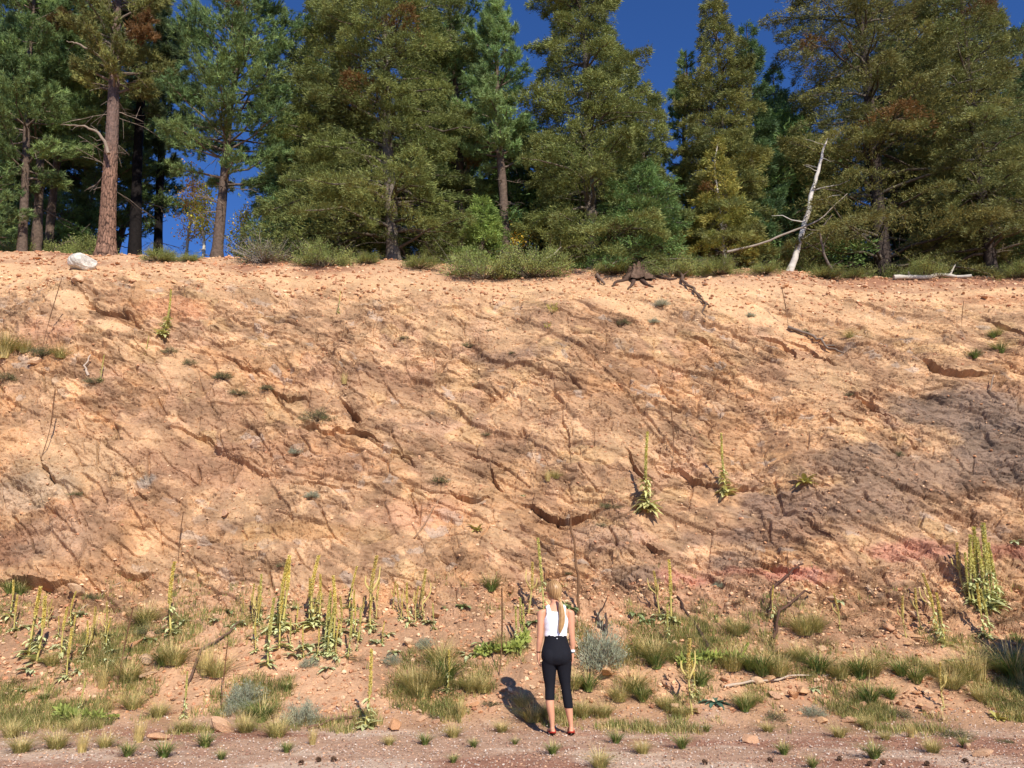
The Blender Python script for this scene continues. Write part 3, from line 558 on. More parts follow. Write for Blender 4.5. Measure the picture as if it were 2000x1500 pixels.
for i, (key, px, py, y) in enumerate(BG):
    src, me_, (H, Rm) = TREES[key]; P = at_depth(px, 500, y); g = drop(P.x, y); top = at_depth(px, py, y); s = (top.z - g.z) / H
    c_ = copy_tree(src); c_.location = (P.x, y, g.z - 0.05); c_.scale = (max(s, 0.75) * 1.0,) * 2 + (s,); c_.rotation_euler = (0, 0, [0.0, 0.6, 2.4, 4.0, 5.2][i % 5] if key not in ('l3', 'lpine') else [0.0, 0.25][i % 2]); bgs.append((px, c_))
bgs.sort(key=lambda q: q[0])
ORD = ['first', 'second', 'third', 'fourth', 'fifth', 'sixth', 'seventh', 'eighth', 'ninth', 'tenth', 'eleventh', 'twelfth', 'thirteenth', 'fourteenth', 'fifteenth', 'sixteenth', 'seventeenth', 'eighteenth', 'nineteenth', 'twentieth']
def ordinal(i, n):
    """'third from the left', counting from the nearer end"""
    if n == 1: return 'the only one'
    if i == 0: return 'leftmost'
    if i == n - 1: return 'rightmost'
    if i < n / 2: k, s = i, 'left'
    else: k, s = n - 1 - i, 'right'
    if k < 20: return ORD[k] + ' from the ' + s
    return ('%dth' % (k + 1) if (k + 1) % 10 not in (1, 2, 3) else '%d%s' % (k + 1, {1: 'st', 2: 'nd', 3: 'rd'}[(k + 1) % 10])) + ' from the ' + s
for i, (px, c_) in enumerate(bgs):
    tag(c_, 'dark shaded tree of the back row, %s' % ordinal(i, len(bgs)), 'tree', 'shaded trees deeper in the wood')
# aspens with yellow leaves seen through the gap on the left
for (px, tpx, tp, y, lab, lc, lc2, sd_) in ((366, 380, 318, 25, 'aspen with peach-orange leaves and thin white trunk in the gap of blue sky', (226, 150, 84), (240, 178, 100), 31), (400, 402, 372, 24, 'aspen with bright yellow-green leaves beside the dark pine trunk', (196, 180, 60), (226, 204, 84), 32),
                                  (470, 478, 400, 26, 'sparse yellow aspen right of the bright green pine trunk', (220, 176, 70), (236, 200, 96), 33), (1000, 1005, 425, 24, 'low yellow aspen sapling behind the wide juniper', (214, 160, 50), (226, 184, 80), 34)):
    plant_tree('aspen_tree', lab, 'aspen', px, tpx, tp, y, kind='aspen', Rpx=34, n_br=26, t0=0.35, trunk_r=0.055, seed=sd_, leafc=lc, leafc2=lc2, barkc=(214, 202, 180), bare_c=(190, 176, 150), dens=0.45, limb_show=0.8)
print('trees', round(time.time() - T0, 1))

g = drop(8.3, 9.3); me_ = make_tree('fir', 3.3, 1.0, 55, n_br=70, t0=0.05, trunk_r=0.06, dens=3.0, top_pow=0.6, **OLIVE); o = tag(empty('fir_tree', g), 'young olive fir on the verge just outside the right edge, shading the slope', 'fir tree'); link('trunk', me_[0], o); link('crown', me_[1], o)
# ---------------------------------------------------------------- stones
ICO = None
def ico_template(rg, sub=1):
    g = (1 + 5 ** 0.5) / 2
    v = np.array([(-1, g, 0), (1, g, 0), (-1, -g, 0), (1, -g, 0), (0, -1, g), (0, 1, g), (0, -1, -g), (0, 1, -g), (g, 0, -1), (g, 0, 1), (-g, 0, -1), (-g, 0, 1)], float)
    f = np.array([(0, 11, 5), (0, 5, 1), (0, 1, 7), (0, 7, 10), (0, 10, 11), (1, 5, 9), (5, 11, 4), (11, 10, 2), (10, 7, 6), (7, 1, 8), (3, 9, 4), (3, 4, 2), (3, 2, 6), (3, 6, 8), (3, 8, 9), (4, 9, 5), (2, 4, 11), (6, 2, 10), (8, 6, 7), (9, 8, 1)])
    v = unit(v)
    for _ in range(sub):
        mid = {}; nf = []; vl = list(v)
        def md(a, b):
            k = (min(a, b), max(a, b))
            if k not in mid: vl.append(unit((vl[a] + vl[b]) / 2)); mid[k] = len(vl) - 1
            return mid[k]
        for a, b, c_ in f:
            x, y, z = md(a, b), md(b, c_), md(c_, a); nf += [(a, x, z), (b, y, x), (c_, z, y), (x, y, z)]
        v, f = np.array(vl), np.array(nf)
    return v, f
def stone_mesh(rg, sub=2, cuts=9, flat=0.6):
    """angular broken stone: a ball cut back by random planes"""
    v, f = ico_template(rg, sub); v = v.copy()
    for _ in range(cuts):
        n = unit(rg.normal(0, 1, 3)); d = rg.uniform(0.45, 0.8); h = v @ n; m_ = h > d; v[m_] -= n * (h[m_] - d)[:, None]
    v += rg.normal(0, 0.012, v.shape); v *= np.array([1, rg.uniform(0.6, 0.9), flat * rg.uniform(0.75, 1.2)])
    return v, f
rgs = np.random.default_rng(77)
STEMPL = [stone_mesh(rgs, 2, 10, 0.6) for _ in range(8)]
STM = [make_mesh('stone', v, f, M_STONE, np.broadcast_to(c_, (len(v), 3))) for (v, f), c_ in zip(STEMPL, [srgb(214, 158, 112), srgb(226, 176, 128), srgb(212, 164, 126), srgb(232, 190, 148), srgb(216, 166, 126), srgb(222, 176, 136), srgb(210, 164, 128), srgb(208, 160, 124)])]
def put_stone(px, py, wpx, label, group=None, k=None, scl=(1, 1, 1), me=None, cat='stone', rz=None, name='stone', sink=0.25):
    loc, nor = hit(px, py)
    if loc is None: return None
    s = wpx / ppm(loc) / 2 * 1.45
    o = link(name, me or STM[k if k is not None else random.randrange(8)]); o.location = loc + nor * s * (0.55 - sink)
    o.rotation_euler = (random.uniform(-0.5, 0.5) + 0.3, random.uniform(-0.5, 0.5), rz if rz is not None else random.uniform(0, 6.28)); o.scale = (s * scl[0], s * scl[1], s * scl[2])
    return tag(o, label, cat, group)
random.seed(5)
# white granite boulder
rb = np.random.default_rng(3); bv, bf = ico_template(rb, 4); bv = bv.copy()
for _ in range(9):
    n = unit(rb.normal(0, 1, 3)); d = rb.uniform(0.72, 0.92); h = bv @ n; m_ = h > d; bv[m_] -= n * (h[m_] - d)[:, None]
bv += unit(bv) * (0.16 * fbm(bv[:, 0] * 3 + bv[:, 2] * 2, bv[:, 1] * 3 - bv[:, 2], 5, 4))[:, None]; bv[:, 2] *= 0.72; bv[:, 1] *= 0.8
bc_ = srgb(206, 196, 180) * (1 + 0.9 * fbm(bv[:, 0] * 4, bv[:, 2] * 6 + bv[:, 1], 8, 4))[:, None]
bm_ = make_mesh('boulder', bv, bf, M_STONE, np.clip(bc_, 0, 1)); o = put_stone(160, 526, 38, 'big pale white-grey boulder near the foot of the thick orange trunk', me=bm_, cat='boulder', name='boulder', rz=0.2, sink=0.1)
o.rotation_euler = (0.1, 0.15, 0.2)
for px, py, wpx, k, scl, lab in ((770, 1426, 38, 0, (1, .7, .9), 'blocky orange stone at the gravel edge, left of the woman'), (432, 1430, 44, 5, (1, .8, .6), 'wide low tan stone on the verge at lower left of centre'),
        (1548, 1362, 30, 0, (.6, .5, 1.6), 'upright orange slab of stone at right, tall and narrow like a shard'), (1564, 1352, 26, 1, (1, .8, .8), 'pale stone leaning beside the upright orange shard'),
        (1468, 1450, 32, 2, (1, 1, .7), 'pinkish stone at the gravel edge, below a small heap at right'), (1920, 1478, 30, 5, (1, .8, .5), 'flat tan stone lying on the gravel at lower right'),
        (1888, 1462, 15, 3, (1, 1, .9), 'small upright stone on the gravel next to the flat tan one'), (311, 1446, 34, 4, (1, .8, .5), 'flat rust-orange stone on the verge at lower left'),
        (1186, 1318, 40, 1, (1.1, .5, .7), 'pointed tan rock slab just right of the woman\'s thigh'), (152, 545, 24, 3, (1, 1, .9), 'cream stone wedged right below the white boulder'), (70, 708, 20, 3, (1.1, .8, .7), 'pale stone lying below the grass clumps on the left ledge'),
        (265, 1262, 34, 0, (1, .8, .5), 'orange stone among pale mullein leaves at lower left'), (285, 1292, 26, 3, (1.1, .8, .6), 'cream stone below the orange one at lower left'), (290, 1322, 28, 3, (1.3, .5, .3), 'long flat whitish slab with a dark gap beneath, lower left'),
        (440, 1002, 24, 6, (1, .7, 1), 'small blocky stone perched on the rock left of centre'), (148, 1157, 30, 3, (1.2, .8, .5), 'cream slab on the talus below the left rock overhang'),
        (1500, 1330, 24, 1, (1, .8, .7), 'pale stone just above the long thin stick at right'), (1480, 1335, 22, 3, (1, .8, .8), 'cream angular stone left of the pale one above the stick'), (962, 1388, 18, 2, (1, 1, .8), 'small round stone in grass at the edge of the woman\'s shadow'),
        (1626, 1168, 16, 3, (1.1, .8, .6), 'whitish stone high on the talus right of the bent dead stalks'), (1605, 1412, 20, 1, (1, .9, 1), 'upright pale stone in the scree at right, above short grass')):
    put_stone(px, py, wpx, lab, None, k, scl)
# loose stones one could pick up, by zone
ZONES = [('crest', 'loose angular stone on the bare strip below the trees', 'loose stones along the top of the bank', 70, lambda: (random.uniform(0, 2000), 0), (5, 15)),
         ('talus_r', 'pale angular stone in the scree at lower right', 'scree stones at lower right', 80, lambda: (random.triangular(1230, 2000, 1800), random.triangular(1180, 1430, 1380)), (8, 24)),
         ('talus_l', 'tan angular stone on the weedy slope at lower left', 'stones on the slope at lower left', 50, lambda: (random.uniform(0, 900), random.uniform(1190, 1420)), (7, 22)),
         ('mid', 'tan stone at the foot of the slope near the woman', 'stones around the foot of the slope in the middle', 25, lambda: (random.uniform(880, 1280), random.uniform(1220, 1440)), (6, 20))]
for z, lab, grp, n, fn, (w0, w1) in ZONES:
    for i in range(n):
        px, py = fn()
        if z == 'crest': py = 505 + px * 0.02 + abs(random.gauss(0, 1)) * 22
        if 1020 < px < 1160 and py > 1380: continue
        put_stone(px, py, w0 + (w1 - w0) * random.random() ** 2.2, lab, grp, None, (1, random.uniform(.6, 1), random.uniform(.5, .9)))
# gravel chips and rubble nobody could count
def rubble(name, label, cat, n, sel, s0, s1, seed, cols, flat=0.6, kind='stuff'):
    rg = np.random.default_rng(seed); rows, cls = np.where(sel); k = rg.integers(0, len(rows), n)
    P = VT[rows[k], cls[k]] + rg.normal(0, 0.01, (n, 3)); sz = s0 + (s1 - s0) * rg.uniform(0, 1, n) ** 3
    tv, tf = ico_template(rg, 0); nv = len(tv); tv = tv * [1, .8, flat]
    a = rg.uniform(0, 6.28, n); jit = 1 + rg.uniform(-0.35, 0.25, (n, nv, 1)); q = tv[None] * jit
    x = q[..., 0] * np.cos(a)[:, None] - q[..., 1] * np.sin(a)[:, None]; y = q[..., 0] * np.sin(a)[:, None] + q[..., 1] * np.cos(a)[:, None]
    tilt = rg.uniform(-0.4, 0.8, n)[:, None]; z = q[..., 2]; y, z = y * np.cos(tilt) - z * np.sin(tilt), y * np.sin(tilt) + z * np.cos(tilt)
    V = np.stack([x, y, z], -1) * sz[:, None, None] + P[:, None] + np.array([0, 0, 0.2])[None, None] * sz[:, None, None]
    Fc = (tf[None] + (np.arange(n) * nv)[:, None, None]).reshape(-1, 3)
    cs = np.array([srgb(*c_) for c_ in cols]); cc = 0.88 * cs[rg.integers(0, len(cs), n)] * rg.uniform(0.8, 1.2, (n, 1))
    o = link(name, make_mesh(name, V.reshape(-1, 3), Fc, M_STONE, np.clip(np.repeat(cc, nv, 0), 0, 1)))
    return tag(o, label, cat, None, kind)
frame = (np.abs(PXb - 1000) < 1080) & (PYb < 1560)
tanc = [(222, 172, 128), (206, 150, 108), (232, 192, 150), (190, 134, 98), (214, 164, 124)]
rubble('rubble', 'small broken rock scattered along the bare top of the bank', 'rubble', 8000, frame & (GY > 17.9) & (GY < 21.0), 0.012, 0.07, 1, tanc)
rubble('scree', 'small angular rock fragments covering the weedy lower slope', 'scree', 14000, frame & (GY > 10.7) & (GY < 13.1), 0.008, 0.045, 2, tanc)
rubble('rock_chips', 'small rock chips resting on the ledges of the rock face', 'rock chips', 5000, frame & (GY > 13) & (GY < 18) & ((sand > 0.3) | (hsh(bx * 0 + np.arange(nc)[None], by * 0 + np.arange(nr)[:, None], 3) > 0.8)), 0.008, 0.04, 3, tanc)
rubble('gravel', 'pale gravel chips strewn over the road verge', 'gravel', 42000, frame & (GY > 7.4) & (GY < 10.9), 0.003, 0.015, 4, [(206, 180, 160), (170, 136, 112), (216, 196, 176), (168, 126, 104), (214, 170, 134)])
print('stones', round(time.time() - T0, 1))
# ---------------------------------------------------------------- plants and dead wood on the bank
AUTO = []          # things whose label is finished at the end from what stands nearest: (object, phrase)
def blades(rg, n, h, spread, wd, bend, c1, c2, tip=None, r0=0.03, segs=3):
    """a tuft of bent grass blades"""
    a = rg.uniform(0, 6.28, n); rr = r0 * np.sqrt(rg.uniform(0, 1, n)); hh = h * rg.uniform(0.45, 1.1, n); out_ = spread * rg.uniform(0.1, 1, n) * hh
    base = np.stack([np.cos(a) * rr, np.sin(a) * rr, 0 * a - 0.01], -1); a2 = a + rg.normal(0, 0.5, n); dx, dy_ = np.cos(a2), np.sin(a2)
    Ps = []
    for k in range(segs + 1):
        u = k / segs; Ps.append(base + np.stack([dx * out_ * (u * 0.5 + u * u * 0.5 * (1 + bend)), dy_ * out_ * (u * 0.5 + u * u * 0.5 * (1 + bend)), hh * (u - 0.35 * bend * u * u)], -1))
    sidev = np.stack([-dy_, dx, 0 * dx], -1); V = []; 
    for k, P in enumerate(Ps):
        w_ = wd * (1 - (k / segs) ** 1.5 * 0.9); V += [P - sidev * w_ / 2, P + sidev * w_ / 2]
    V = np.stack(V, 1); nv = V.shape[1]
    f = np.array([(2 * k, 2 * k + 1, 2 * k + 3, 2 * k + 2) for k in range(segs)]); Fc = (f[None] + (np.arange(n) * nv)[:, None, None]).reshape(-1, 4)
    q = rg.uniform(0, 1, n)[:, None]; cb = srgb(*c1) * (1 - q) + srgb(*c2) * q; cb = cb * rg.uniform(0.8, 1.25, (n, 1))
    return V.reshape(-1, 3), Fc, np.repeat(cb, nv, 0)
def tuft_mesh(seed, n, h, spread, wd, bend, c1, c2, straw=0.0, r0=0.05):
    rg = np.random.default_rng(seed); m_ = MB(); V, Fc, Cc = blades(rg, n, h, spread, wd, bend, c1, c2, r0=r0); m_.add(V, Fc, Cc)
    if straw:
        V, Fc, Cc = blades(rg, int(n * straw), h * 1.35, spread * 0.7, wd * 0.7, bend * 0.6, (206, 180, 116), (226, 204, 140), r0=r0); m_.add(V, Fc, Cc)
    return m_.build('tuft', M_LEAF, mesh_only=True, smooth=False)
G_GREEN = [tuft_mesh(200 + i, 190, 1, 0.95, 0.034, 0.9, (92, 116, 56), (136, 150, 78), 0.2, 0.16) for i in range(3)]
G_OLIVE = [tuft_mesh(210 + i, 300, 1, 1.15, 0.018, 1.1, (140, 144, 78), (186, 174, 108), 0.5, 0.26) for i in range(4)]
G_STRAW = [tuft_mesh(220 + i, 130, 1, 0.5, 0.016, 0.4, (186, 164, 100), (214, 192, 126), 0.5, 0.16) for i in range(2)]
def shrub_mesh(seed, n_tw, n_leaf, cl, cl2, ctw, leaf=(0.05, 0.02), flat=0.75, up=0.3, tw_r=0.006):
    """dome of wiry twigs with small leaves, unit radius"""
    rg = np.random.default_rng(seed); m_ = MB()
    dirs = unit(rg.normal(0, 1, (n_tw, 3)) * [1, 1, 0.6] + [0, 0, 0.55]); dirs[:, 2] = np.abs(dirs[:, 2]) + 0.05; L = rg.uniform(0.6, 1.08, n_tw) * (1 + 0.15 * np.sin(dirs[:, 0] * 7))
    for i in range(n_tw):
        P = [np.zeros(3)]; d = dirs[i] * [1, 1, flat]
        for k in range(3): P.append(P[-1] + (d + rg.normal(0, 0.12, 3)) * L[i] / 3)
        m_.tube(np.array(P), tw_r * np.array([2.2, 1.6, 1.1, 0.6]), srgb(*ctw) * rg.uniform(0.7, 1.3), 3, 0, False)
        for _ in range(2):
            k = rg.integers(1, 4); e = P[k] + (d * 0.5 + rg.normal(0, 0.5, 3)) * 0.3; m_.tube(np.array([P[k], (P[k] + e) / 2 + rg.normal(0, .02, 3), e]), tw_r * np.array([1.1, .8, .5]), srgb(*ctw) * rg.uniform(0.7, 1.3), 3, 0, False)
    i = rg.integers(0, n_tw, n_leaf); u = rg.uniform(0.35, 1.05, n_leaf) ** 0.6
    P = dirs[i] * (L[i] * u)[:, None] * [1, 1, flat] + rg.normal(0, 0.07, (n_leaf, 3)); P[:, 2] = np.abs(P[:, 2])
    q = np.clip(0.5 + 0.5 * np.sin(i * 1.7) + rg.normal(0, 0.2, n_leaf), 0, 1)[:, None]; cc = (srgb(*cl) * (1 - q) + srgb(*cl2) * q) * rg.uniform(0.75, 1.25, (n_leaf, 1))
    V, Fc, Cc = needles(rg, P, unit(dirs[i] + rg.normal(0, 0.6, (n_leaf, 3)) + [0, 0, up]), rg.uniform(0.7, 1.3, n_leaf) * leaf[0], leaf[1], cc, True); m_.add(V, Fc, Cc)
    return m_.build('shrub', M_LEAF, mesh_only=True, smooth=False)
S_SAGE = [shrub_mesh(300 + i, 90, 4600, (150, 154, 128), (184, 184, 152), (140, 124, 100), (0.10, 0.018), 0.85, 0.8) for i in range(2)]
S_DARK = [shrub_mesh(310 + i, 60, 2200, (92, 98, 62), (124, 124, 82), (96, 82, 66), (0.075, 0.022), 0.7) for i in range(3)]
S_BROWN = [shrub_mesh(320 + i, 70, 1500, (150, 126, 88), (170, 146, 100), (126, 98, 76), (0.05, 0.014), 0.75, tw_r=0.004) for i in range(2)]
S_JUN = [shrub_mesh(330 + i, 90, 13000, (122, 134, 70), (160, 162, 92), (110, 96, 78), (0.042, 0.016), 0.6, 0.1) for i in range(3)]
S_GREY = [shrub_mesh(340, 190, 3200, (110, 118, 70), (146, 142, 88), (150, 138, 124), (0.05, 0.02), 0.7)]
S_YEL = [shrub_mesh(350, 26, 1500, (176, 176, 66), (208, 200, 92), (150, 130, 80), (0.09, 0.03), 2.2, 0.4)]
def put(name, me, px, py, wpx, hk=1.0, cat=None, label=None, group=None, auto=None, dz=0.0, z_rot=None):
    loc, nor = hit(px, py)
    if loc is None: return None
    o = link(name, me); s = wpx / ppm(loc) / 2; o.location = loc + Vector((0, 0, dz - 0.02)); o.scale = (s, s, s * hk); o.rotation_euler = (0, 0, random.uniform(0, 6.28) if z_rot is None else z_rot)
    tag(o, label, cat, group)
    if auto: AUTO.append((o, auto))
    return o
rc = random.choice
# junipers and brush along the crest (photo px, py of the foot, width, height factor)
def put_at(name, me, px, y, wpx, hk, label, cat, group=None, dz=0.0):
    P = at_depth(px, 500, y); g = drop(P.x, y); o = link(name, me); s = wpx / ppm((P.x, y, g.z)) / 2
    o.location = (g.x, y, g.z - 0.06 + dz); s *= 1.15; o.scale = (s, s * 0.8, s * hk * 1.55); o.rotation_euler = (0, 0, random.uniform(0, 6.28)); return tag(o, label, cat, group)
JB = [(310, 20.7, 84, .62, 0, 'low bright green juniper right of the thick orange trunk', S_JUN), (372, 20.8, 60, .6, 1, 'small green juniper left of the bright green pine foot', S_JUN),
      (520, 20.6, 125, .6, 0, 'grey twiggy bush with thin green leaves at the foot of the dark green fir', S_GREY), (640, 20.5, 120, .75, 2, 'green spreading juniper right of the grey twiggy bush', S_JUN), (720, 20.9, 70, .55, 0, 'small brown-green juniper under the broad olive fir', S_JUN),
      (820, 20.7, 90, .5, 1, 'low dusty green juniper just left of the widest juniper', S_JUN), (945, 20.3, 150, .72, 2, 'left half of the widest juniper mound at the crest', S_JUN), (1040, 20.3, 150, .72, 0, 'right half of the widest juniper mound, beside bleached branch', S_JUN),
      (1200, 20.8, 110, .6, 1, 'green juniper directly behind and left of the dark stump', S_JUN), (1310, 20.6, 130, .6, 2, 'green juniper behind and right of the dark stump', S_JUN), (1400, 20.7, 110, .55, 0, 'juniper at the foot of the small pale-trunked fir', S_JUN),
      (1490, 20.6, 90, .55, 1, 'juniper just left of the leaning white dead tree', S_JUN), (1600, 20.7, 90, .5, 2, 'juniper just right of the leaning white dead tree', S_JUN), (1660, 21.0, 70, .5, 1, 'small dark juniper left of the sprawling brown fir trunk', S_JUN),
      (1800, 21.2, 120, .6, 0, 'dark juniper behind the fallen white log', S_JUN), (1985, 21.0, 110, .6, 1, 'dark juniper at the right edge beneath the cut-off fir', S_JUN)]
for px, y, wpx, hk, k, lab, arr in JB: put_at('juniper_bush' if arr is S_JUN else 'dry_bush', arr[k % len(arr)], px, y - 0.85, wpx, hk, lab, 'bush')
for px, y in ((60, 22.5), (180, 22.6), (600, 22.2), (860, 22), (1120, 22), (1540, 22.4), (1720, 22.6), (1900, 22.2), (1290, 23)):
    o = put_at('juniper_bush', S_JUN[0], px, y, 120, 0.8, None, 'bush', 'undergrowth bushes between the trunks'); AUTO.append((o, 'shaded undergrowth bush'))
# small shrubs on the rock face
for px, py, wpx, arr in [(333, 690, 46, S_DARK), (372, 712, 40, S_DARK), (437, 740, 56, S_DARK), (465, 770, 46, S_DARK), (522, 760, 38, S_DARK), (622, 822, 72, S_DARK), (915, 678, 40, S_DARK), (857, 942, 52, S_DARK), (85, 696, 70, S_DARK), (12, 742, 56, S_DARK),
                         (1293, 597, 38, S_SAGE), (1218, 632, 30, S_DARK), (1278, 630, 26, S_SAGE), (1465, 618, 24, S_SAGE), (957, 646, 18, S_DARK), (148, 966, 34, S_DARK), (610, 970, 34, S_SAGE), (578, 885, 34, S_SAGE), (1172, 1027, 30, S_DARK), (1658, 772, 24, S_DARK), (1905, 695, 36, S_DARK), (950, 850, 26, S_DARK),
                         (185, 748, 46, S_DARK), (1190, 992, 50, S_DARK), (1110, 1120, 22, S_DARK), (550, 1105, 30, S_DARK), (790, 660, 22, S_DARK), (345, 1125, 26, S_DARK), (1000, 690, 18, S_DARK), (1755, 890, 30, S_DARK), (1570, 650, 30, S_DARK)]:
    put('shrub', rc(arr), px, py, wpx, 0.9, 'shrub', None, 'small shrubs on the rock face', 'small %s shrub' % ('grey-green' if arr is S_SAGE else 'dark wiry'))
put('yellow_shrub', S_YEL[0], 1078, 612, 30, 1.0, 'shrub', 'tall yellow-green leafy shrub high on the bank below the wide juniper')
put('yellow_shrub', S_YEL[0], 1070, 640, 18, 0.8, 'shrub', 'smaller yellow-green shoot directly below the tall yellow-green shrub')
# brush on the lower slope
put('sagebrush', S_SAGE[0], 1176, 1304, 118, 1.5, 'sagebrush', 'large silvery grey sagebrush immediately right of the woman\'s hips')
for px, py, wpx, hk, arr, nm in [(590, 1412, 84, 1.2, S_SAGE, 'silvery'), (482, 1375, 90, 1.1, S_SAGE, 'silvery'), (455, 1395, 60, 1, S_SAGE, 'silvery'), (292, 1236, 66, 0.9, S_DARK, 'dense olive'), (605, 1300, 44, 1, S_SAGE, 'silvery'), (830, 1265, 50, 1, S_SAGE, 'silvery'), (765, 1295, 44, 1, S_SAGE, 'silvery'),
                            (180, 1168, 44, .9, S_DARK, 'dense olive'), (1360, 1195, 60, .8, S_BROWN, 'brown wiry'), (1680, 1240, 90, .7, S_BROWN, 'brown wiry'), (1740, 1225, 70, .7, S_BROWN, 'brown wiry'), (1650, 1205, 80, .7, S_BROWN, 'brown wiry'), (1600, 1255, 80, .7, S_BROWN, 'brown wiry'), (1860, 1200, 90, .7, S_BROWN, 'brown wiry'),
                            (1950, 1215, 90, .8, S_BROWN, 'brown wiry'), (1750, 1400, 70, .9, S_DARK, 'dark wiry'), (1510, 1405, 60, .8, S_DARK, 'dark wiry'), (1590, 1395, 60, .7, S_SAGE, 'silvery'), (1650, 1375, 34, .8, S_DARK, 'dark wiry'), (1870, 1440, 90, .5, S_DARK, 'dark wiry'), (1960, 1450, 60, .5, S_DARK, 'dark wiry'),
                            (1440, 1175, 50, .7, S_BROWN, 'brown wiry'), (1405, 1145, 30, .8, S_SAGE, 'silvery'), (1270, 1150, 26, .8, S_DARK, 'dark wiry'), (700, 1290, 60, .7, S_BROWN, 'brown wiry'), (850, 1400, 40, .7, S_DARK, 'dark wiry'), (1010, 1270, 50, .9, S_BROWN, 'brown wiry'), (960, 1375, 50, .6, S_DARK, 'dark wiry'),
                            (780, 1380, 30, .8, S_DARK, 'dark wiry'), (1500, 1190, 60, .7, S_BROWN, 'brown wiry'), (1800, 1260, 70, .7, S_BROWN, 'brown wiry'), (130, 1230, 60, .6, S_BROWN, 'brown wiry'), (40, 1330, 60, .6, S_BROWN, 'brown wiry'), (230, 1300, 50, .6, S_BROWN, 'brown wiry'), (1700, 1180, 60, .6, S_BROWN, 'brown wiry'),
                            (1560, 1180, 50, .7, S_BROWN, 'brown wiry'), (1900, 1290, 90, .8, S_BROWN, 'brown wiry'), (1640, 1300, 50, .6, S_BROWN, 'brown wiry'), (1985, 1290, 80, .9, S_DARK, 'dark wiry')]:
    put('sagebrush' if arr is S_SAGE else 'shrub', rc(arr), px, py, wpx, hk, 'sagebrush' if arr is S_SAGE else 'shrub', None, 'brush on the lower slope', nm + (' sagebrush' if arr is S_SAGE else ' shrub'))
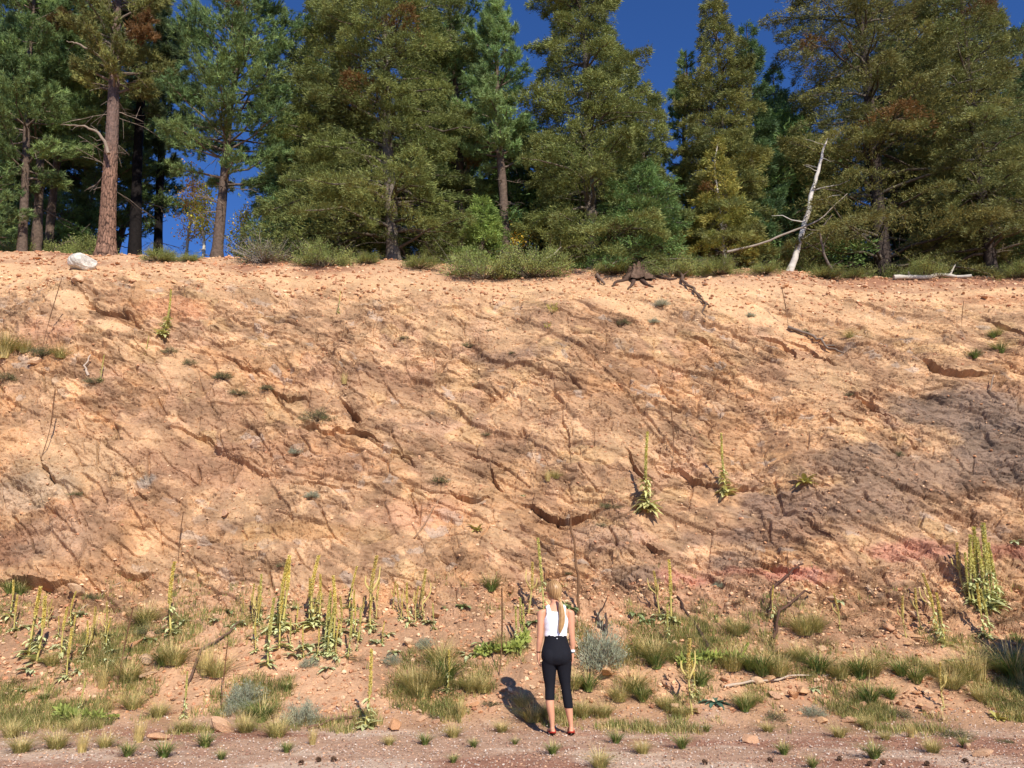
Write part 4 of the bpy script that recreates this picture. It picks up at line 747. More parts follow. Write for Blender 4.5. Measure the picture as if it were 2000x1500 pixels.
# grass tufts (px, py foot, height px, kind)
for px, py, hpx, k in [(1080, 1474, 36, 'g'), (1532, 1474, 36, 'g'), (1708, 1482, 44, 'g'), (1332, 1462, 34, 'g'), (1204, 1452, 28, 'g'), (1006, 1454, 20, 'g'), (1255, 1472, 34, 'o'), (1172, 1500, 40, 'o'), (885, 1490, 22, 'g'), (432, 1484, 26, 'g'), (560, 1470, 24, 'g'),
                      (250, 1478, 34, 'g'), (320, 1480, 38, 'g'), (400, 1460, 40, 'g'), (86, 1370, 30, 'g'), (40, 1470, 44, 'o'), (110, 1462, 44, 'o'), (160, 1470, 48, 's'), (205, 1460, 40, 'o'), (20, 1440, 40, 'o'), (1588, 1500, 30, 'g'), (1822, 1470, 40, 'o'), (1885, 1460, 26, 'g'),
                      (848, 1340, 100, 'o'), (820, 1362, 80, 'o'), (870, 1330, 80, 'g'), (800, 1345, 60, 'o'), (862, 1300, 70, 'o'), (920, 1350, 50, 'o'), (945, 1352, 46, 'o'), (340, 1298, 56, 'o'), (318, 1300, 44, 'g'), (425, 1322, 66, 'o'), (400, 1318, 60, 's'), (285, 1220, 60, 'o'), (250, 1330, 50, 'o'), (200, 1345, 46, 's'),
                      (960, 1155, 46, 'g'), (1282, 1306, 56, 'g'), (1278, 1290, 50, 'o'), (1440, 1240, 50, 'o'), (1455, 1236, 34, 'g'), (1570, 1240, 90, 'o'), (1590, 1235, 80, 'o'), (1490, 1320, 70, 'g'), (1465, 1310, 70, 'g'), (1430, 1310, 56, 'o'), (1520, 1320, 56, 'o'), (1560, 1290, 60, 'o'), (1600, 1315, 70, 'g'), (1640, 1325, 70, 'o'),
                      (1680, 1325, 66, 'g'), (1700, 1320, 50, 'o'), (1760, 1320, 60, 'g'), (1790, 1335, 60, 'g'), (1890, 1325, 90, 'o'), (1915, 1335, 80, 's'), (1985, 1330, 130, 'g'), (1998, 1340, 110, 's'), (1960, 1315, 70, 'o'), (1455, 1390, 46, 'g'), (1462, 1380, 40, 'o'), (1120, 1345, 60, 'o'), (1150, 1350, 50, 'g'), (1240, 1350, 50, 'o'),
                      (1210, 1370, 50, 'o'), (1255, 1370, 40, 'g'), (1070, 1400, 40, 'o'), (1040, 1410, 50, 'o'), (1020, 1380, 44, 'o'), (980, 1430, 30, 'o'), (1140, 1400, 40, 'o'), (1180, 1400, 40, 'o'), (1300, 1385, 40, 'o'), (1330, 1400, 30, 'o'), (1370, 1340, 50, 'g'), (1700, 1375, 50, 'g'), (1740, 1365, 44, 'g'), (1920, 1370, 40, 'o'),
                      (480, 1430, 60, 'o'), (510, 1410, 60, 'g'), (540, 1440, 44, 'o'), (610, 1455, 40, 's'), (760, 1455, 26, 'o'), (150, 1430, 36, 'o'), (270, 1450, 40, 's'), (360, 1430, 40, 'o'), (310, 1400, 40, 'o'), (830, 1455, 30, 'g'), (885, 1440, 34, 'o'), (925, 1460, 24, 'g'),
                      (1950, 655, 24, 'o'), (1955, 690, 26, 'g'), (1905, 700, 22, 'g'), (1940, 660, 20, 'g'), (118, 700, 34, 'o'), (50, 690, 34, 'o'), (8, 700, 60, 's'), (12, 690, 44, 'o'), (1085, 935, 26, 'o'), (1070, 940, 22, 's'), (672, 750, 26, 's'), (1640, 1440, 30, 'o'), (1690, 1420, 30, 'o'), (1780, 1440, 30, 's'), (1730, 1445, 26, 'o'),
                      (18, 1160, 34, 'g'), (40, 1162, 26, 'g'), (1830, 1320, 50, 'o'), (1860, 1345, 50, 'o'), (1500, 1430, 30, 'o'), (1380, 1430, 24, 'g'), (100, 1300, 34, 'o'), (260, 1385, 44, 'o'), (560, 1350, 30, 'g'), (900, 1400, 34, 's'), (1660, 660, 20, 'o')]:
    arr = {'g': G_GREEN, 'o': G_OLIVE, 's': G_STRAW}[k]
    loc, nor = hit(px, py)
    if loc is None: continue
    hpx = hpx if hpx < 50 else 50 + (hpx - 50) * 0.3; s = hpx / ppm(loc) * random.uniform(0.8, 1.15); o = link('grass_tuft', rc(arr)); o.location = loc; o.scale = (s, s, s); o.rotation_euler = (0, 0, random.uniform(0, 6.28)); tag(o, None, 'grass tuft', 'grass tufts on the bank and verge')
    AUTO.append((o, {'g': 'bright green', 'o': 'olive', 's': 'straw-coloured'}[k] + ' grass tuft'))
# thin short grass that nobody could count
rg = np.random.default_rng(9)
dens = sst(0.02, 0.2, fbm(GX * 0.9 + 3, GS * 0.9, 97, 4)) * sst(10.0, 10.6, GY) * (1 - sst(11.9, 12.9, GY)) + 0.5 * sst(0.1, 0.25, fbm(GX * 1.6 + 3, GS * 1.6, 98, 3)) * sst(9.6, 10.3, GY) * (1 - sst(12.6, 13.3, GY))
dens = dens * frame * np.gradient(Y0)[:, None]; pr = (dens / dens.sum()).ravel(); kk_ = rg.choice(len(pr), 11000, p=pr); V0 = VT.reshape(-1, 3)[kk_]
m_ = MB()
for q in range(3):
    P0 = V0[q::3]; V, Fc, Cc = blades(rg, len(P0) * 7, 0.11 + 0.03 * q, 0.6, 0.008, 0.6, *[((128, 130, 66), (170, 160, 90)), ((190, 168, 108), (214, 190, 130)), ((110, 122, 60), (150, 142, 84))][q], r0=0.05)
    V = V.reshape(-1, 8, 3) + np.repeat(P0, 7, 0)[:, None]; m_.add(V.reshape(-1, 3), Fc, Cc)
tag(m_.build('grass', M_LEAF, smooth=False), 'thin short dry grass growing along the foot of the slope', 'grass', None, 'stuff')

# mulleins: stalk, flower spike, leaves
def mullein(seed, h_spike=0.55, dry=0.0, leaves=16, leaf_l=0.22, stemleaf=22, c_sp=(168, 164, 66), c_lf=(140, 152, 84), bent=0.0, branches=0):
    """unit height mullein as meshes (stalk, spike, leaves)"""
    rg = np.random.default_rng(seed); st, sp_, lf = MB(), MB(), MB(); us = np.linspace(0, 1, 14)
    px_ = rg.normal(0, 0.02, 2)
    def ax(u): u = np.asarray(u, float); return np.stack([bent * u * u + px_[0] * np.sin(u * 4), px_[1] * np.sin(u * 3.3), u], -1)
    cs = srgb(*c_sp); cl = srgb(*c_lf); st.tube(ax(np.linspace(-0.03, h_spike + .05, 10)), np.linspace(0.013, 0.010, 10), cs * 0.85, 6)
    n = 520; u = h_spike + (1 - h_spike) * rg.uniform(0, 1, n); a = rg.uniform(0, 6.28, n); r = 0.013 * (1 - 0.55 * (u - h_spike) / (1 - h_spike))
    P = ax(u); Dv = unit(np.stack([np.cos(a), np.sin(a), 0.7 + 0 * a], -1)); cc = cs * rg.uniform(0.65, 1.35, (n, 1))
    sp_.tube(ax(np.linspace(h_spike, 1, 12)), np.linspace(0.015, 0.007, 12), cs * 0.8, 7)
    V, Fc, Cc = needles(rg, P + Dv * r[:, None] * 0.6, Dv, 0.022, 0.016, cc, True); sp_.add(V, Fc, Cc)
    for b in range(branches):
        a_ = rg.uniform(0, 6.28); u0 = rg.uniform(0.3, 0.6); p0 = ax(u0); l_ = rg.uniform(0.2, 0.4); q = np.array([p0 + np.array([math.cos(a_) * 0.3 * l_ * min(1, 2 * v), math.sin(a_) * 0.3 * l_ * min(1, 2 * v), l_ * v]) for v in np.linspace(0, 1, 6)])
        sp_.tube(q, np.linspace(0.012, 0.006, 6), cs, 6)
    def leaf(p0, a_, L, wdt, rise, dr, c_):
        d = np.array([math.cos(a_), math.sin(a_), 0]); s_ = np.array([-math.sin(a_), math.cos(a_), 0]); V = []
        for k, w_ in enumerate((0.35, 0.85, 1.0, 0.8, 0.08)):
            v = k / 4; c0 = p0 + d * L * v + np.array([0, 0, 1]) * L * (rise * v - dr * v * v); V += [c0 - s_ * wdt * w_ / 2 + [0, 0, 0.15 * wdt * w_], c0 - np.array([0, 0, 0.05 * wdt]), c0 + s_ * wdt * w_ / 2 + [0, 0, 0.15 * wdt * w_]]
        f = []
        for k in range(4):
            for j in range(2): f.append((3 * k + j, 3 * k + j + 1, 3 * k + j + 4, 3 * k + j + 3))
        lf.add(np.array(V), np.array(f), c_)
    for i in range(leaves):
        leaf(ax(rg.uniform(0.0, 0.08)), rg.uniform(0, 6.28), leaf_l * rg.uniform(0.6, 1.15), leaf_l * 0.34, rg.uniform(0.0, 0.7), rg.uniform(0.3, 0.8), cl * rg.uniform(0.8, 1.25))
    for i in range(stemleaf):
        u_ = rg.uniform(0.06, max(h_spike, 0.15)); leaf(ax(u_), rg.uniform(0, 6.28), leaf_l * 0.7 * (1 - u_ * 0.7) * rg.uniform(0.7, 1.2), leaf_l * 0.18, rg.uniform(0.2, 0.8), rg.uniform(0.3, 1.1), cl * rg.uniform(0.75, 1.25))
    out_ = [('stalk', st.build('stalk', M_LEAF, mesh_only=True)), ('flower_spike', sp_.build('flower_spike', M_LEAF, mesh_only=True, smooth=False))]
    if leaves + stemleaf: out_.append(('leaves', lf.build('leaves', M_LEAF, mesh_only=True)))
    return out_
MU = {'y': [mullein(400 + i, 0.42 + 0.05 * i, 0, 12, 0.19, 18, (228, 208, 118), (206, 206, 146)) for i in range(4)],
      'g': [mullein(410 + i, 0.45, 0, 10, 0.15, 26, (216, 206, 122), (204, 206, 146)) for i in range(3)],
      'L': [mullein(415, 0.42, 0, 36, 0.20, 60, (216, 204, 116), (208, 202, 134))],
      't': [mullein(420 + i, 0.45, 0, 4, 0.12, 10, (222, 200, 122), (206, 196, 134), branches=2) for i in range(2)],
      'd': [mullein(430 + i, 0.45, 0, 0, 0.1, 0, (142, 104, 74), (120, 90, 60), bent=[0, 0.05, -0.06][i]) for i in range(3)],
      'b': [mullein(440, 0.3, 0, 0, 0.1, 0, (110, 80, 58), (120, 90, 60), bent=0.5)]}
def put_mullein(px, py, top, kind, label=None, lean=0.0, fat=1.0, face=None, group=None):
    loc, nor = hit(px, py)
    if loc is None: return
    tp = at_depth(px, top, loc.y); h = tp.z - loc.z; o = empty('mullein' if kind not in 'db' else 'dead_stalk', loc, 0 if kind == 'b' else random.uniform(0, 6.28)); o.scale = (h * fat, h * fat, h) if h < 1.6 else (fat, fat, h)
    o.rotation_euler = (random.gauss(0, 0.04), lean + random.gauss(0, 0.05), o.rotation_euler[2] if not lean else 0)
    for nm, me_ in rc(MU[kind]): link(nm, me_, o)
    tag(o, label, 'mullein' if kind not in 'db' else 'dead stalk', group)
    if not label: AUTO.append((o, {'y': 'yellow mullein spike', 'g': 'leafy green mullein', 'L': 'large leafy mullein', 't': 'thin yellowish mullein', 'd': 'dead brown stalk', 'b': 'bent dead stalk'}[kind])); o['group'] = 'mulleins on the bank' if kind not in 'db' else 'dead brown stalks'
    return o
put_mullein(1265, 997, 846, 'L', 'tall yellowing leafy mullein on the rock, left of a pair at mid height'); put_mullein(1420, 968, 846, 'L', 'tall greener leafy mullein on the rock, right of a pair at mid height')
put_mullein(712, 1424, 1268, 'y', 'single tall yellow mullein at the gravel edge left of the woman', fat=1.2); put_mullein(318, 656, 565, 'L', 'leafy mullein high on the rock below the thick trunk', fat=1.1)
put_mullein(1063, 1205, 1052, 'g', 'dark green mullein rising right behind the woman\'s head', fat=1.0); put_mullein(196, 746, 694, 'g', 'small leafy mullein on the rock at upper left, beside a grey snag')
put_mullein(357, 1404, 1312, 'g', 'bright leafy mullein standing alone low on the left slope', fat=1.15); put_mullein(150, 1404, 1326, 'g', 'bright green mullein growing up beside the fallen one, lower left')
put_mullein(660, 612, 568, 'g', 'tiny pale mullein near the top of the bank, left of centre', fat=.9); put_mullein(284, 692, 655, 'g', 'tiny mullein on the sandy ledge below the thick trunk', fat=.9)
for px, base, top, k in [(18, 1205, 1133, 'y'), (55, 1282, 1146, 'y'), (70, 1297, 1165, 'y'), (63, 1270, 1185, 'y'), (120, 1282, 1186, 'y'), (130, 1326, 1227, 'y'), (170, 1268, 1185, 't'), (334, 1240, 1098, 'y'), (474, 1205, 1170, 't'), (503, 1218, 1122, 'g'), (495, 1215, 1140, 't'), (542, 1226, 1092, 'y'), (550, 1230, 1085, 'y'),
                        (546, 1268, 1150, 'y'), (523, 1302, 1168, 'g'), (604, 1222, 1130, 'y'), (613, 1224, 1086, 'y'), (623, 1222, 1122, 'y'), (634, 1262, 1160, 'g'), (644, 1250, 1165, 'g'), (651, 1256, 1125, 'y'), (640, 1280, 1180, 'g'), (682, 1190, 1106, 'y'), (722, 1220, 1086, 't'), (735, 1210, 1130, 't'), (768, 1190, 1135, 't'), (778, 1200, 1140, 't'), (800, 1222, 1138, 'y'),
                        (812, 1215, 1145, 't'), (828, 1215, 1112, 't'), (873, 1352, 1270, 'y'), (1032, 1200, 1098, 't'), (1016, 1260, 1168, 'g'), (1024, 1265, 1180, 'g'), (1008, 1262, 1185, 'g'), (1311, 1215, 1092, 'y'), (1288, 1200, 1115, 't'), (1304, 1262, 1180, 'g'), (1352, 1395, 1248, 't'), (1358, 1360, 1290, 'y'), (1510, 1205, 1143, 'y'),
                        (1640, 1230, 1160, 't'), (1770, 1245, 1165, 't'), (1800, 1230, 1148, 't'), (1824, 1222, 1120, 't'), (1833, 1235, 1140, 'y'), (1846, 1262, 1158, 'y'), (1838, 1255, 1175, 'g'), (1844, 1382, 1294, 't'), (1885, 1160, 1060, 't'), (1896, 1180, 1080, 'g'), (1904, 1185, 1045, 'g'), (1912, 1190, 1060, 'g'), (1920, 1192, 1030, 'g'), (1928, 1195, 1050, 'g'),
                        (1936, 1195, 1022, 'g'), (1942, 1190, 1028, 'g'), (1948, 1185, 1060, 'g'), (1925, 1245, 1140, 'y'), (1934, 1248, 1150, 'g'), (1910, 1150, 1070, 'g'), (1955, 1180, 1085, 'g')]:
    put_mullein(px, base, top, k, fat=1.5 if k == 't' else 1.35)
rm = random.Random(12)
for i in range(34):
    px = rm.triangular(455, 900, 610); base = rm.uniform(1195, 1290); put_mullein(px, base, base - rm.uniform(30, 95), rm.choice('ygty'), fat=1.35)
for i in range(12):
    px = rm.uniform(10, 220); base = rm.uniform(1200, 1300); put_mullein(px, base, base - rm.uniform(30, 90), rm.choice('yty'), fat=1.35)
for px, base, top, k, lean in [(80, 690, 545, 'd', 0), (82, 890, 762, 'd', 0), (348, 1100, 1000, 'd', 0), (1312, 915, 790, 'd', 0), (1540, 642, 560, 'd', 0), (1880, 655, 590, 'd', 0), (228, 1345, 1185, 'd', 0), (1548, 1178, 1080, 'd', 0), (432, 1392, 1255, 'd', 0), (975, 1320, 1150, 'd', 0), (1700, 1320, 1260, 'd', 0.2), (1100, 690, 640, 'd', 0)]:
    put_mullein(px, base, top, k, None, lean, 0.5)
def stick(name, pts, r0, r1, colr_, label, cat, mats=None, subs=(), off=0.02, sides=7, jit=0.0):
    """dead wood laid through photo points on the ground; (px, py, lift in m)"""
    P = []
    for q in pts:
        loc, nor = hit(q[0], q[1]); P.append(np.array(loc + nor * (off + (q[2] if len(q) > 2 else 0))))
    P = np.array(P); n = 4 * (len(P) - 1) + 1; t_ = np.linspace(0, len(P) - 1, n); Q = np.stack([np.interp(t_, np.arange(len(P)), P[:, k]) for k in range(3)], -1); rg = np.random.default_rng(len(label)); Q[1:-1] += rg.normal(0, 0.012 + jit, (n - 2, 3))
    m_ = MB(); m_.tube(Q, np.linspace(r0, r1, n) * rg.uniform(0.85, 1.15, n), srgb(*colr_), sides)
    for (u, dx, dz, l_) in subs:
        k = int(u * (n - 1)); a = Q[k]; d = np.array([dx, -0.15, dz]); m_.tube(np.array([a, a + d * l_ * .5 + rg.normal(0, .015, 3), a + d * l_]), np.array([.5, .35, .15]) * r0 + 0.003, srgb(*colr_), 5)
    return tag(m_.build(name, M_WOOD), label, cat)
def snag(name, pts, radii, colr_, label, cat, subs=(), mat=M_WOOD):
    """dead wood through given 3D points"""
    m_ = MB(); P = np.array([list(p_) for p_ in pts]); n = 5 * (len(P) - 1) + 1; t_ = np.linspace(0, len(P) - 1, n); rg = np.random.default_rng(len(label) + 3)
    Q = np.stack([np.interp(t_, np.arange(len(P)), P[:, k]) for k in range(3)], -1); Q[1:-1] += rg.normal(0, 0.012, (n - 2, 3)); rr_ = np.interp(t_, np.arange(len(P)), radii); m_.tube(Q, rr_, srgb(*colr_), 9)
    for (u, dx, dz, l_, r_) in subs:
        k = int(u * (n - 1)); a = Q[k]; d = np.array([dx, rg.uniform(-.3, .3), dz]); pts_ = np.array([a, a + d * l_ * .35 + rg.normal(0, .03, 3), a + d * l_ * .7 + rg.normal(0, .04, 3), a + d * l_]); m_.tube(pts_, np.array([1, .75, .5, .2]) * r_, srgb(*colr_) * rg.uniform(.75, 1), 5)
    return tag(m_.build(name, mat), label, cat)
# leaning white dead tree
b0, _ = hit(1545, 525); Y_ = b0.y
snag('dead_tree', [b0 + Vector((-0.1, 0, -0.12))] + [at_depth(px, py, Y_) for px, py in ((1550, 512), (1562, 470), (1578, 410), (1594, 345), (1606, 300), (1620, 262))], [.12, .09, .075, .066, .052, .036, .012], (196, 186, 172),
     'bleached white leaning dead tree trunk standing at the edge of the bank', 'dead tree', [(.02, -1, .55, .35, .06), (.45, -1, .25, .9, .025), (.55, 1, .15, .8, .02), (.62, 1, .2, 1.0, .022), (.75, -.8, .3, .5, .015), (.8, .7, -.2, .5, .012), (.35, .8, .5, .5, .015), (.5, -.4, -.5, .4, .01), (.9, -1, .3, .6, .01), (.7, -.6, .1, .7, .012)])
snag('dead_branch', [at_depth(px, py, 20.1) for px, py in ((1420, 492), (1480, 478), (1540, 455), (1600, 430), (1655, 378))], [.035, .03, .028, .02, .01], (150, 136, 120), 'long thin grey branch leaning across the foot of the white dead tree', 'branch', [(.6, .9, -.1, .8, .014), (.5, 1, .25, .5, .01)])
snag('dead_branch', [at_depth(px, py, 20.2) for px, py in ((1640, 553), (1612, 505), (1600, 450), (1625, 420))], [.05, .035, .03, .012], (110, 96, 84), 'forked grey branch standing up between the white dead tree and brown fir', 'branch', [(.5, .6, .8, .7, .016), (.4, -.7, .6, .7, .014), (.2, .8, .5, .4, .012)])
snag('dead_branch', [at_depth(px, py, 19.6) for px, py in ((1043, 527), (1058, 508), (1080, 498), (1096, 482))], [.02, .02, .014, .007], (176, 160, 142), 'bleached forked branch resting on the right end of the widest juniper', 'branch', [(.4, .9, .3, .5, .012), (.5, .2, -.8, .3, .01)])
q_ = [(1745, 527), (1790, 531), (1840, 535), (1895, 540)]
stick('fallen_log', q_, .065, .05, (186, 176, 160), 'long white barkless log lying under the firs at right', 'log', subs=[(.8, 0.5, 0.9, .35), (.3, -0.3, 0.6, .25)], off=.07)
# dead firs' low white twigs at the left big trunk
P0 = at_depth(214, 300, 20.4)
for nm, a in (('curved', [(212, 300), (204, 275), (190, 258), (165, 246), (118, 244)]), ('upper', [(232, 150), (215, 130), (190, 105), (150, 85), (130, 80)])):
    snag('dead_branch', [at_depth(px, py, 20.1) for px, py in a], [.05, .045, .038, .028, .01], (140, 122, 104), 'bare grey %s branch jutting left from the thick orange trunk' % nm, 'branch', [(.5, -.6, .5, .5, .015), (.8, -.5, -.4, .4, .01), (.3, -.7, .1, .5, .012)])
# stump with roots
lo, no = hit(1247, 545); sm = MB(); na = 40
hh = np.linspace(-0.1, 0.34, 14); AA, HH = np.meshgrid(np.linspace(0, 2 * math.pi, na, endpoint=False), hh)
rr_ = 0.20 + 0.30 * np.exp(-np.clip(HH, 0, 1) / 0.16) * (0.5 + 0.5 * np.cos(AA * 5 + 1) ** 2) + 0.03 * np.sin(AA * 17) + 0.02 * np.sin(AA * 29 + HH * 9); top_ = 0.06 * np.sin(AA * 3) + 0.05 * np.sin(AA * 11)
VV_ = np.stack([np.cos(AA) * rr_, np.sin(AA) * rr_ * 0.8, HH + top_ * (HH > 0.33)], -1); ii = np.arange(13)[:, None] * na; jj = np.arange(na)[None]; kk2 = (jj + 1) % na
cst = srgb(96, 76, 62) * (0.7 + 0.6 * hsh((AA * 9).astype(int), (HH * 0).astype(int), 3))[..., None]
sm.add(VV_.reshape(-1, 3) + np.array(lo), np.stack([ii + jj, ii + kk2, ii + na + kk2, ii + na + jj], -1).reshape(-1, 4), cst.reshape(-1, 3))
ring = VV_[-1] + np.array(lo); cc0 = ring.mean(0) - [0, 0, 0.06]; sm.add(np.vstack([ring, cc0]), np.array([(j, (j + 1) % na, na) for j in range(na)]), srgb(92, 72, 58))
ts = empty('tree_stump', lo); tag(ts, 'dark weathered tree stump with spreading roots at the top of the bank', 'stump'); o = sm.build('stump_body', M_BARK); o.parent = ts; o.matrix_parent_inverse = Matrix.Translation(-lo)
for pts in ([(1235, 540), (1222, 548), (1205, 552), (1195, 560)], [(1262, 540), (1285, 542), (1308, 548), (1322, 545)], [(1250, 545), (1262, 556), (1275, 562)], [(1240, 545), (1236, 556), (1226, 566)], [(1262, 538), (1290, 536), (1318, 534)]):
    o = stick('root', pts, .075, .02, (84, 64, 52), 'x', 'root', off=.02); del o['label']; del o['category']; o.parent = ts; o.matrix_parent_inverse = Matrix.Translation(-lo)
stick('root_branch', [(1322, 528, .1), (1335, 555, .1), (1358, 575, .05), (1378, 598, .05), (1376, 628)], .045, .018, (98, 78, 64), 'dark crooked dead branch trailing down the bank from beside the stump', 'branch', subs=[(.55, .5, -.6, .5), (.7, .5, -.5, .4), (.2, .6, .5, .3), (.4, -.5, .3, .3)], jit=.02)
stick('root_branch', [(1166, 540, .02), (1170, 553, .08), (1180, 558, .02)], .05, .03, (120, 98, 82), 'short curved grey wood piece lying left of the stump', 'branch')
stick('driftwood', [(1540, 642, .02), (1580, 655, .05), (1610, 675, .05), (1650, 690, .0)], .04, .02, (128, 110, 94), 'twisted grey dead branch lying on the ledge at right of centre', 'branch', subs=[(.7, .8, -.1, .4), (.5, .7, .3, .3)], jit=.015)
stick('dead_stick', [(1600, 1160, .15), (1560, 1175, .18), (1530, 1205, .1), (1508, 1250, .03)], .016, .022, (92, 66, 52), 'dark dead stalk arching right on the talus', 'dead stalk', jit=.0)
stick('dead_stick', [(1552, 1085, .25), (1545, 1120, .2), (1525, 1160, .12), (1500, 1212, .03)], .018, .022, (88, 62, 50), 'upright dark curved dead stalk left of the arching one', 'dead stalk')
stick('dead_stick', [(1325, 1165, .02), (1345, 1200, .03), (1365, 1235, .03), (1382, 1268, .0)], .018, .03, (70, 52, 44), 'dark stick slanting down the slope right of the sagebrush', 'stick')
stick('dead_stick', [(1415, 1344, .0), (1480, 1336, .03), (1560, 1326, .03), (1635, 1318, .0)], .018, .008, (188, 166, 142), 'long thin pale stick lying level among grass at right', 'stick')
tb_, _ = hit(1129, 1202)
snag('dead_stick', [at_depth(a, b_, tb_.y) for a, b_ in ((1112, 1000), (1121, 1060), (1129, 1120), (1129, 1204))], [.010, .016, .020, .020], (116, 84, 58), 'tall thin brown dead mullein stalk standing above the woman\'s right shoulder', 'dead stalk')
stick('dead_stick', [(1165, 1190, .12), (1172, 1215, .05), (1182, 1240, .0)], .02, .03, (66, 50, 44), 'left dark charred prong sticking up behind the silvery sagebrush', 'stick', subs=[(.3, .5, .9, .3)])
stick('dead_stick', [(1182, 1185, .3), (1180, 1215, .15), (1184, 1242, .0)], .014, .025, (80, 62, 52), 'right thin dark prong sticking up behind the silvery sagebrush', 'stick')
stick('dead_stick', [(862, 972, .0), (840, 1000, .05), (808, 1050, .0)], .010, .014, (150, 116, 88), 'thin straight brown stalk leaning on the rock below a shrub', 'dead stalk')
stick('dead_stick', [(690, 720, .0), (672, 760, .05), (648, 805, .0)], .008, .012, (164, 130, 100), 'thin pale stalk leaning on the rock left of centre', 'dead stalk')
stick('dead_stick', [(468, 1215, .0), (440, 1245, .02), (395, 1275, .02), (362, 1345, .0)], .016, .02, (112, 86, 70), 'long brown dead stalk lying diagonally at lower left', 'stick')
stick('dead_stick', [(600, 1428, .02), (650, 1415, .04), (700, 1400, .0)], .014, .016, (120, 92, 72), 'brown stick lying left of the single yellow mullein', 'stick')
stick('dead_stick', [(170, 700, .15), (172, 715, .1), (172, 735, .0)], .012, .03, (186, 164, 142), 'short pale grey snag beside the small leafy mullein', 'snag')
stick('dead_stick', [(1932, 740, .15), (1934, 765, .0)], .012, .02, (140, 118, 98), 'short grey twig standing below the dark rock overhang at right', 'stick')
stick('dead_stick', [(150, 1200, .0), (200, 1160, .03), (235, 1140, .0)], .010, .012, (176, 150, 122), 'thin pale stick lying at the foot of the left overhang', 'stick')
# fallen mulleins, lying on the ground with their tips turned up
def fallen(pts, label):
    P = []
    for a, b, l_ in pts:
        loc, nor = hit(a, b); P.append(np.array(loc) + np.array(nor) * l_)
    P = np.array(P); n = 30; t_ = np.linspace(0, len(P) - 1, n); Q = np.stack([np.interp(t_, np.arange(len(P)), P[:, k]) for k in range(3)], -1); rg = np.random.default_rng(len(label)); c_ = srgb(172, 172, 78)
    o = tag(empty('fallen_mullein', Q[0]), label, 'mullein'); s_ = MB(); s_.tube(Q - Q[0], np.linspace(.022, .012, n), c_ * .9, 6); s_.build('stalk', M_LEAF, o)
    m_ = MB(); k = rg.integers(0, n, 420); Dv = unit(rg.normal(0, 1, (420, 3)) + [0, -.3, .5]); big = (k < n * .7)
    V, Fc, Cc = needles(rg, Q[k] - Q[0], Dv, np.where(big, rg.uniform(.06, .15, 420), .03), np.where(big, .045, .02), srgb(150, 158, 80) * rg.uniform(.7, 1.35, (420, 1)), True); m_.add(V, Fc, Cc); m_.build('leaves', M_LEAF, o, smooth=False)
fallen([(140, 1412, .05), (170, 1412, .06), (230, 1406, .05)], 'fallen leafy mullein lying flat at lower left, tip pointing right')
fallen([(140, 1412, .06), (124, 1406, .06), (118, 1392, .1)], 'short fallen mullein piece curling up at the lower left')
fallen([(930, 1278, .05), (970, 1276, .08), (1015, 1274, .1), (1030, 1258, .2), (1035, 1238, .3)], 'fallen mullein lying just left of the woman with its tip turned up')
fallen([(1325, 1300, .06), (1370, 1292, .1), (1420, 1296, .1), (1450, 1298, .12), (1455, 1280, .2)], 'fallen leafy mullein lying right of the sagebrush with hooked tip')
# pale rosettes of first-year mullein leaves
def rosette(seed, n, c_, L=1.0, rise=0.5):
    rg = np.random.default_rng(seed); m_ = MB()
    for i in range(n):
        a_ = i * 2.4 + rg.uniform(-.3, .3); l_ = L * rg.uniform(.55, 1.05); d = np.array([math.cos(a_), math.sin(a_), 0]); s_ = np.array([-math.sin(a_), math.cos(a_), 0]); V = []; rs_ = rg.uniform(.2, 1.0) * rise * 1.6; wd = l_ * .42
        for k, w_ in enumerate((.3, .85, 1.0, .75, .1)):
            v = k / 4; c0 = d * l_ * v + np.array([0, 0, 1]) * l_ * (rs_ * v - .55 * v * v) + [0, 0, .04]; V += [c0 - s_ * wd * w_ / 2 + [0, 0, .12 * wd], c0, c0 + s_ * wd * w_ / 2 + [0, 0, .12 * wd]]
        m_.add(np.array(V), np.array([(3 * k + j, 3 * k + j + 1, 3 * k + j + 4, 3 * k + j + 3) for k in range(4) for j in range(2)]), srgb(*c_) * rg.uniform(.8, 1.2))
    return m_.build('leaf_rosette', M_LEAF, mesh_only=True)
RO = {'p': [rosette(500 + i, 12, (196, 200, 150)) for i in range(3)], 'g': [rosette(510 + i, 13, (160, 174, 118)) for i in range(2)], 'y': [rosette(520, 22, (188, 178, 100), 1, .8)], 'b': [rosette(530, 12, (96, 128, 104))]}
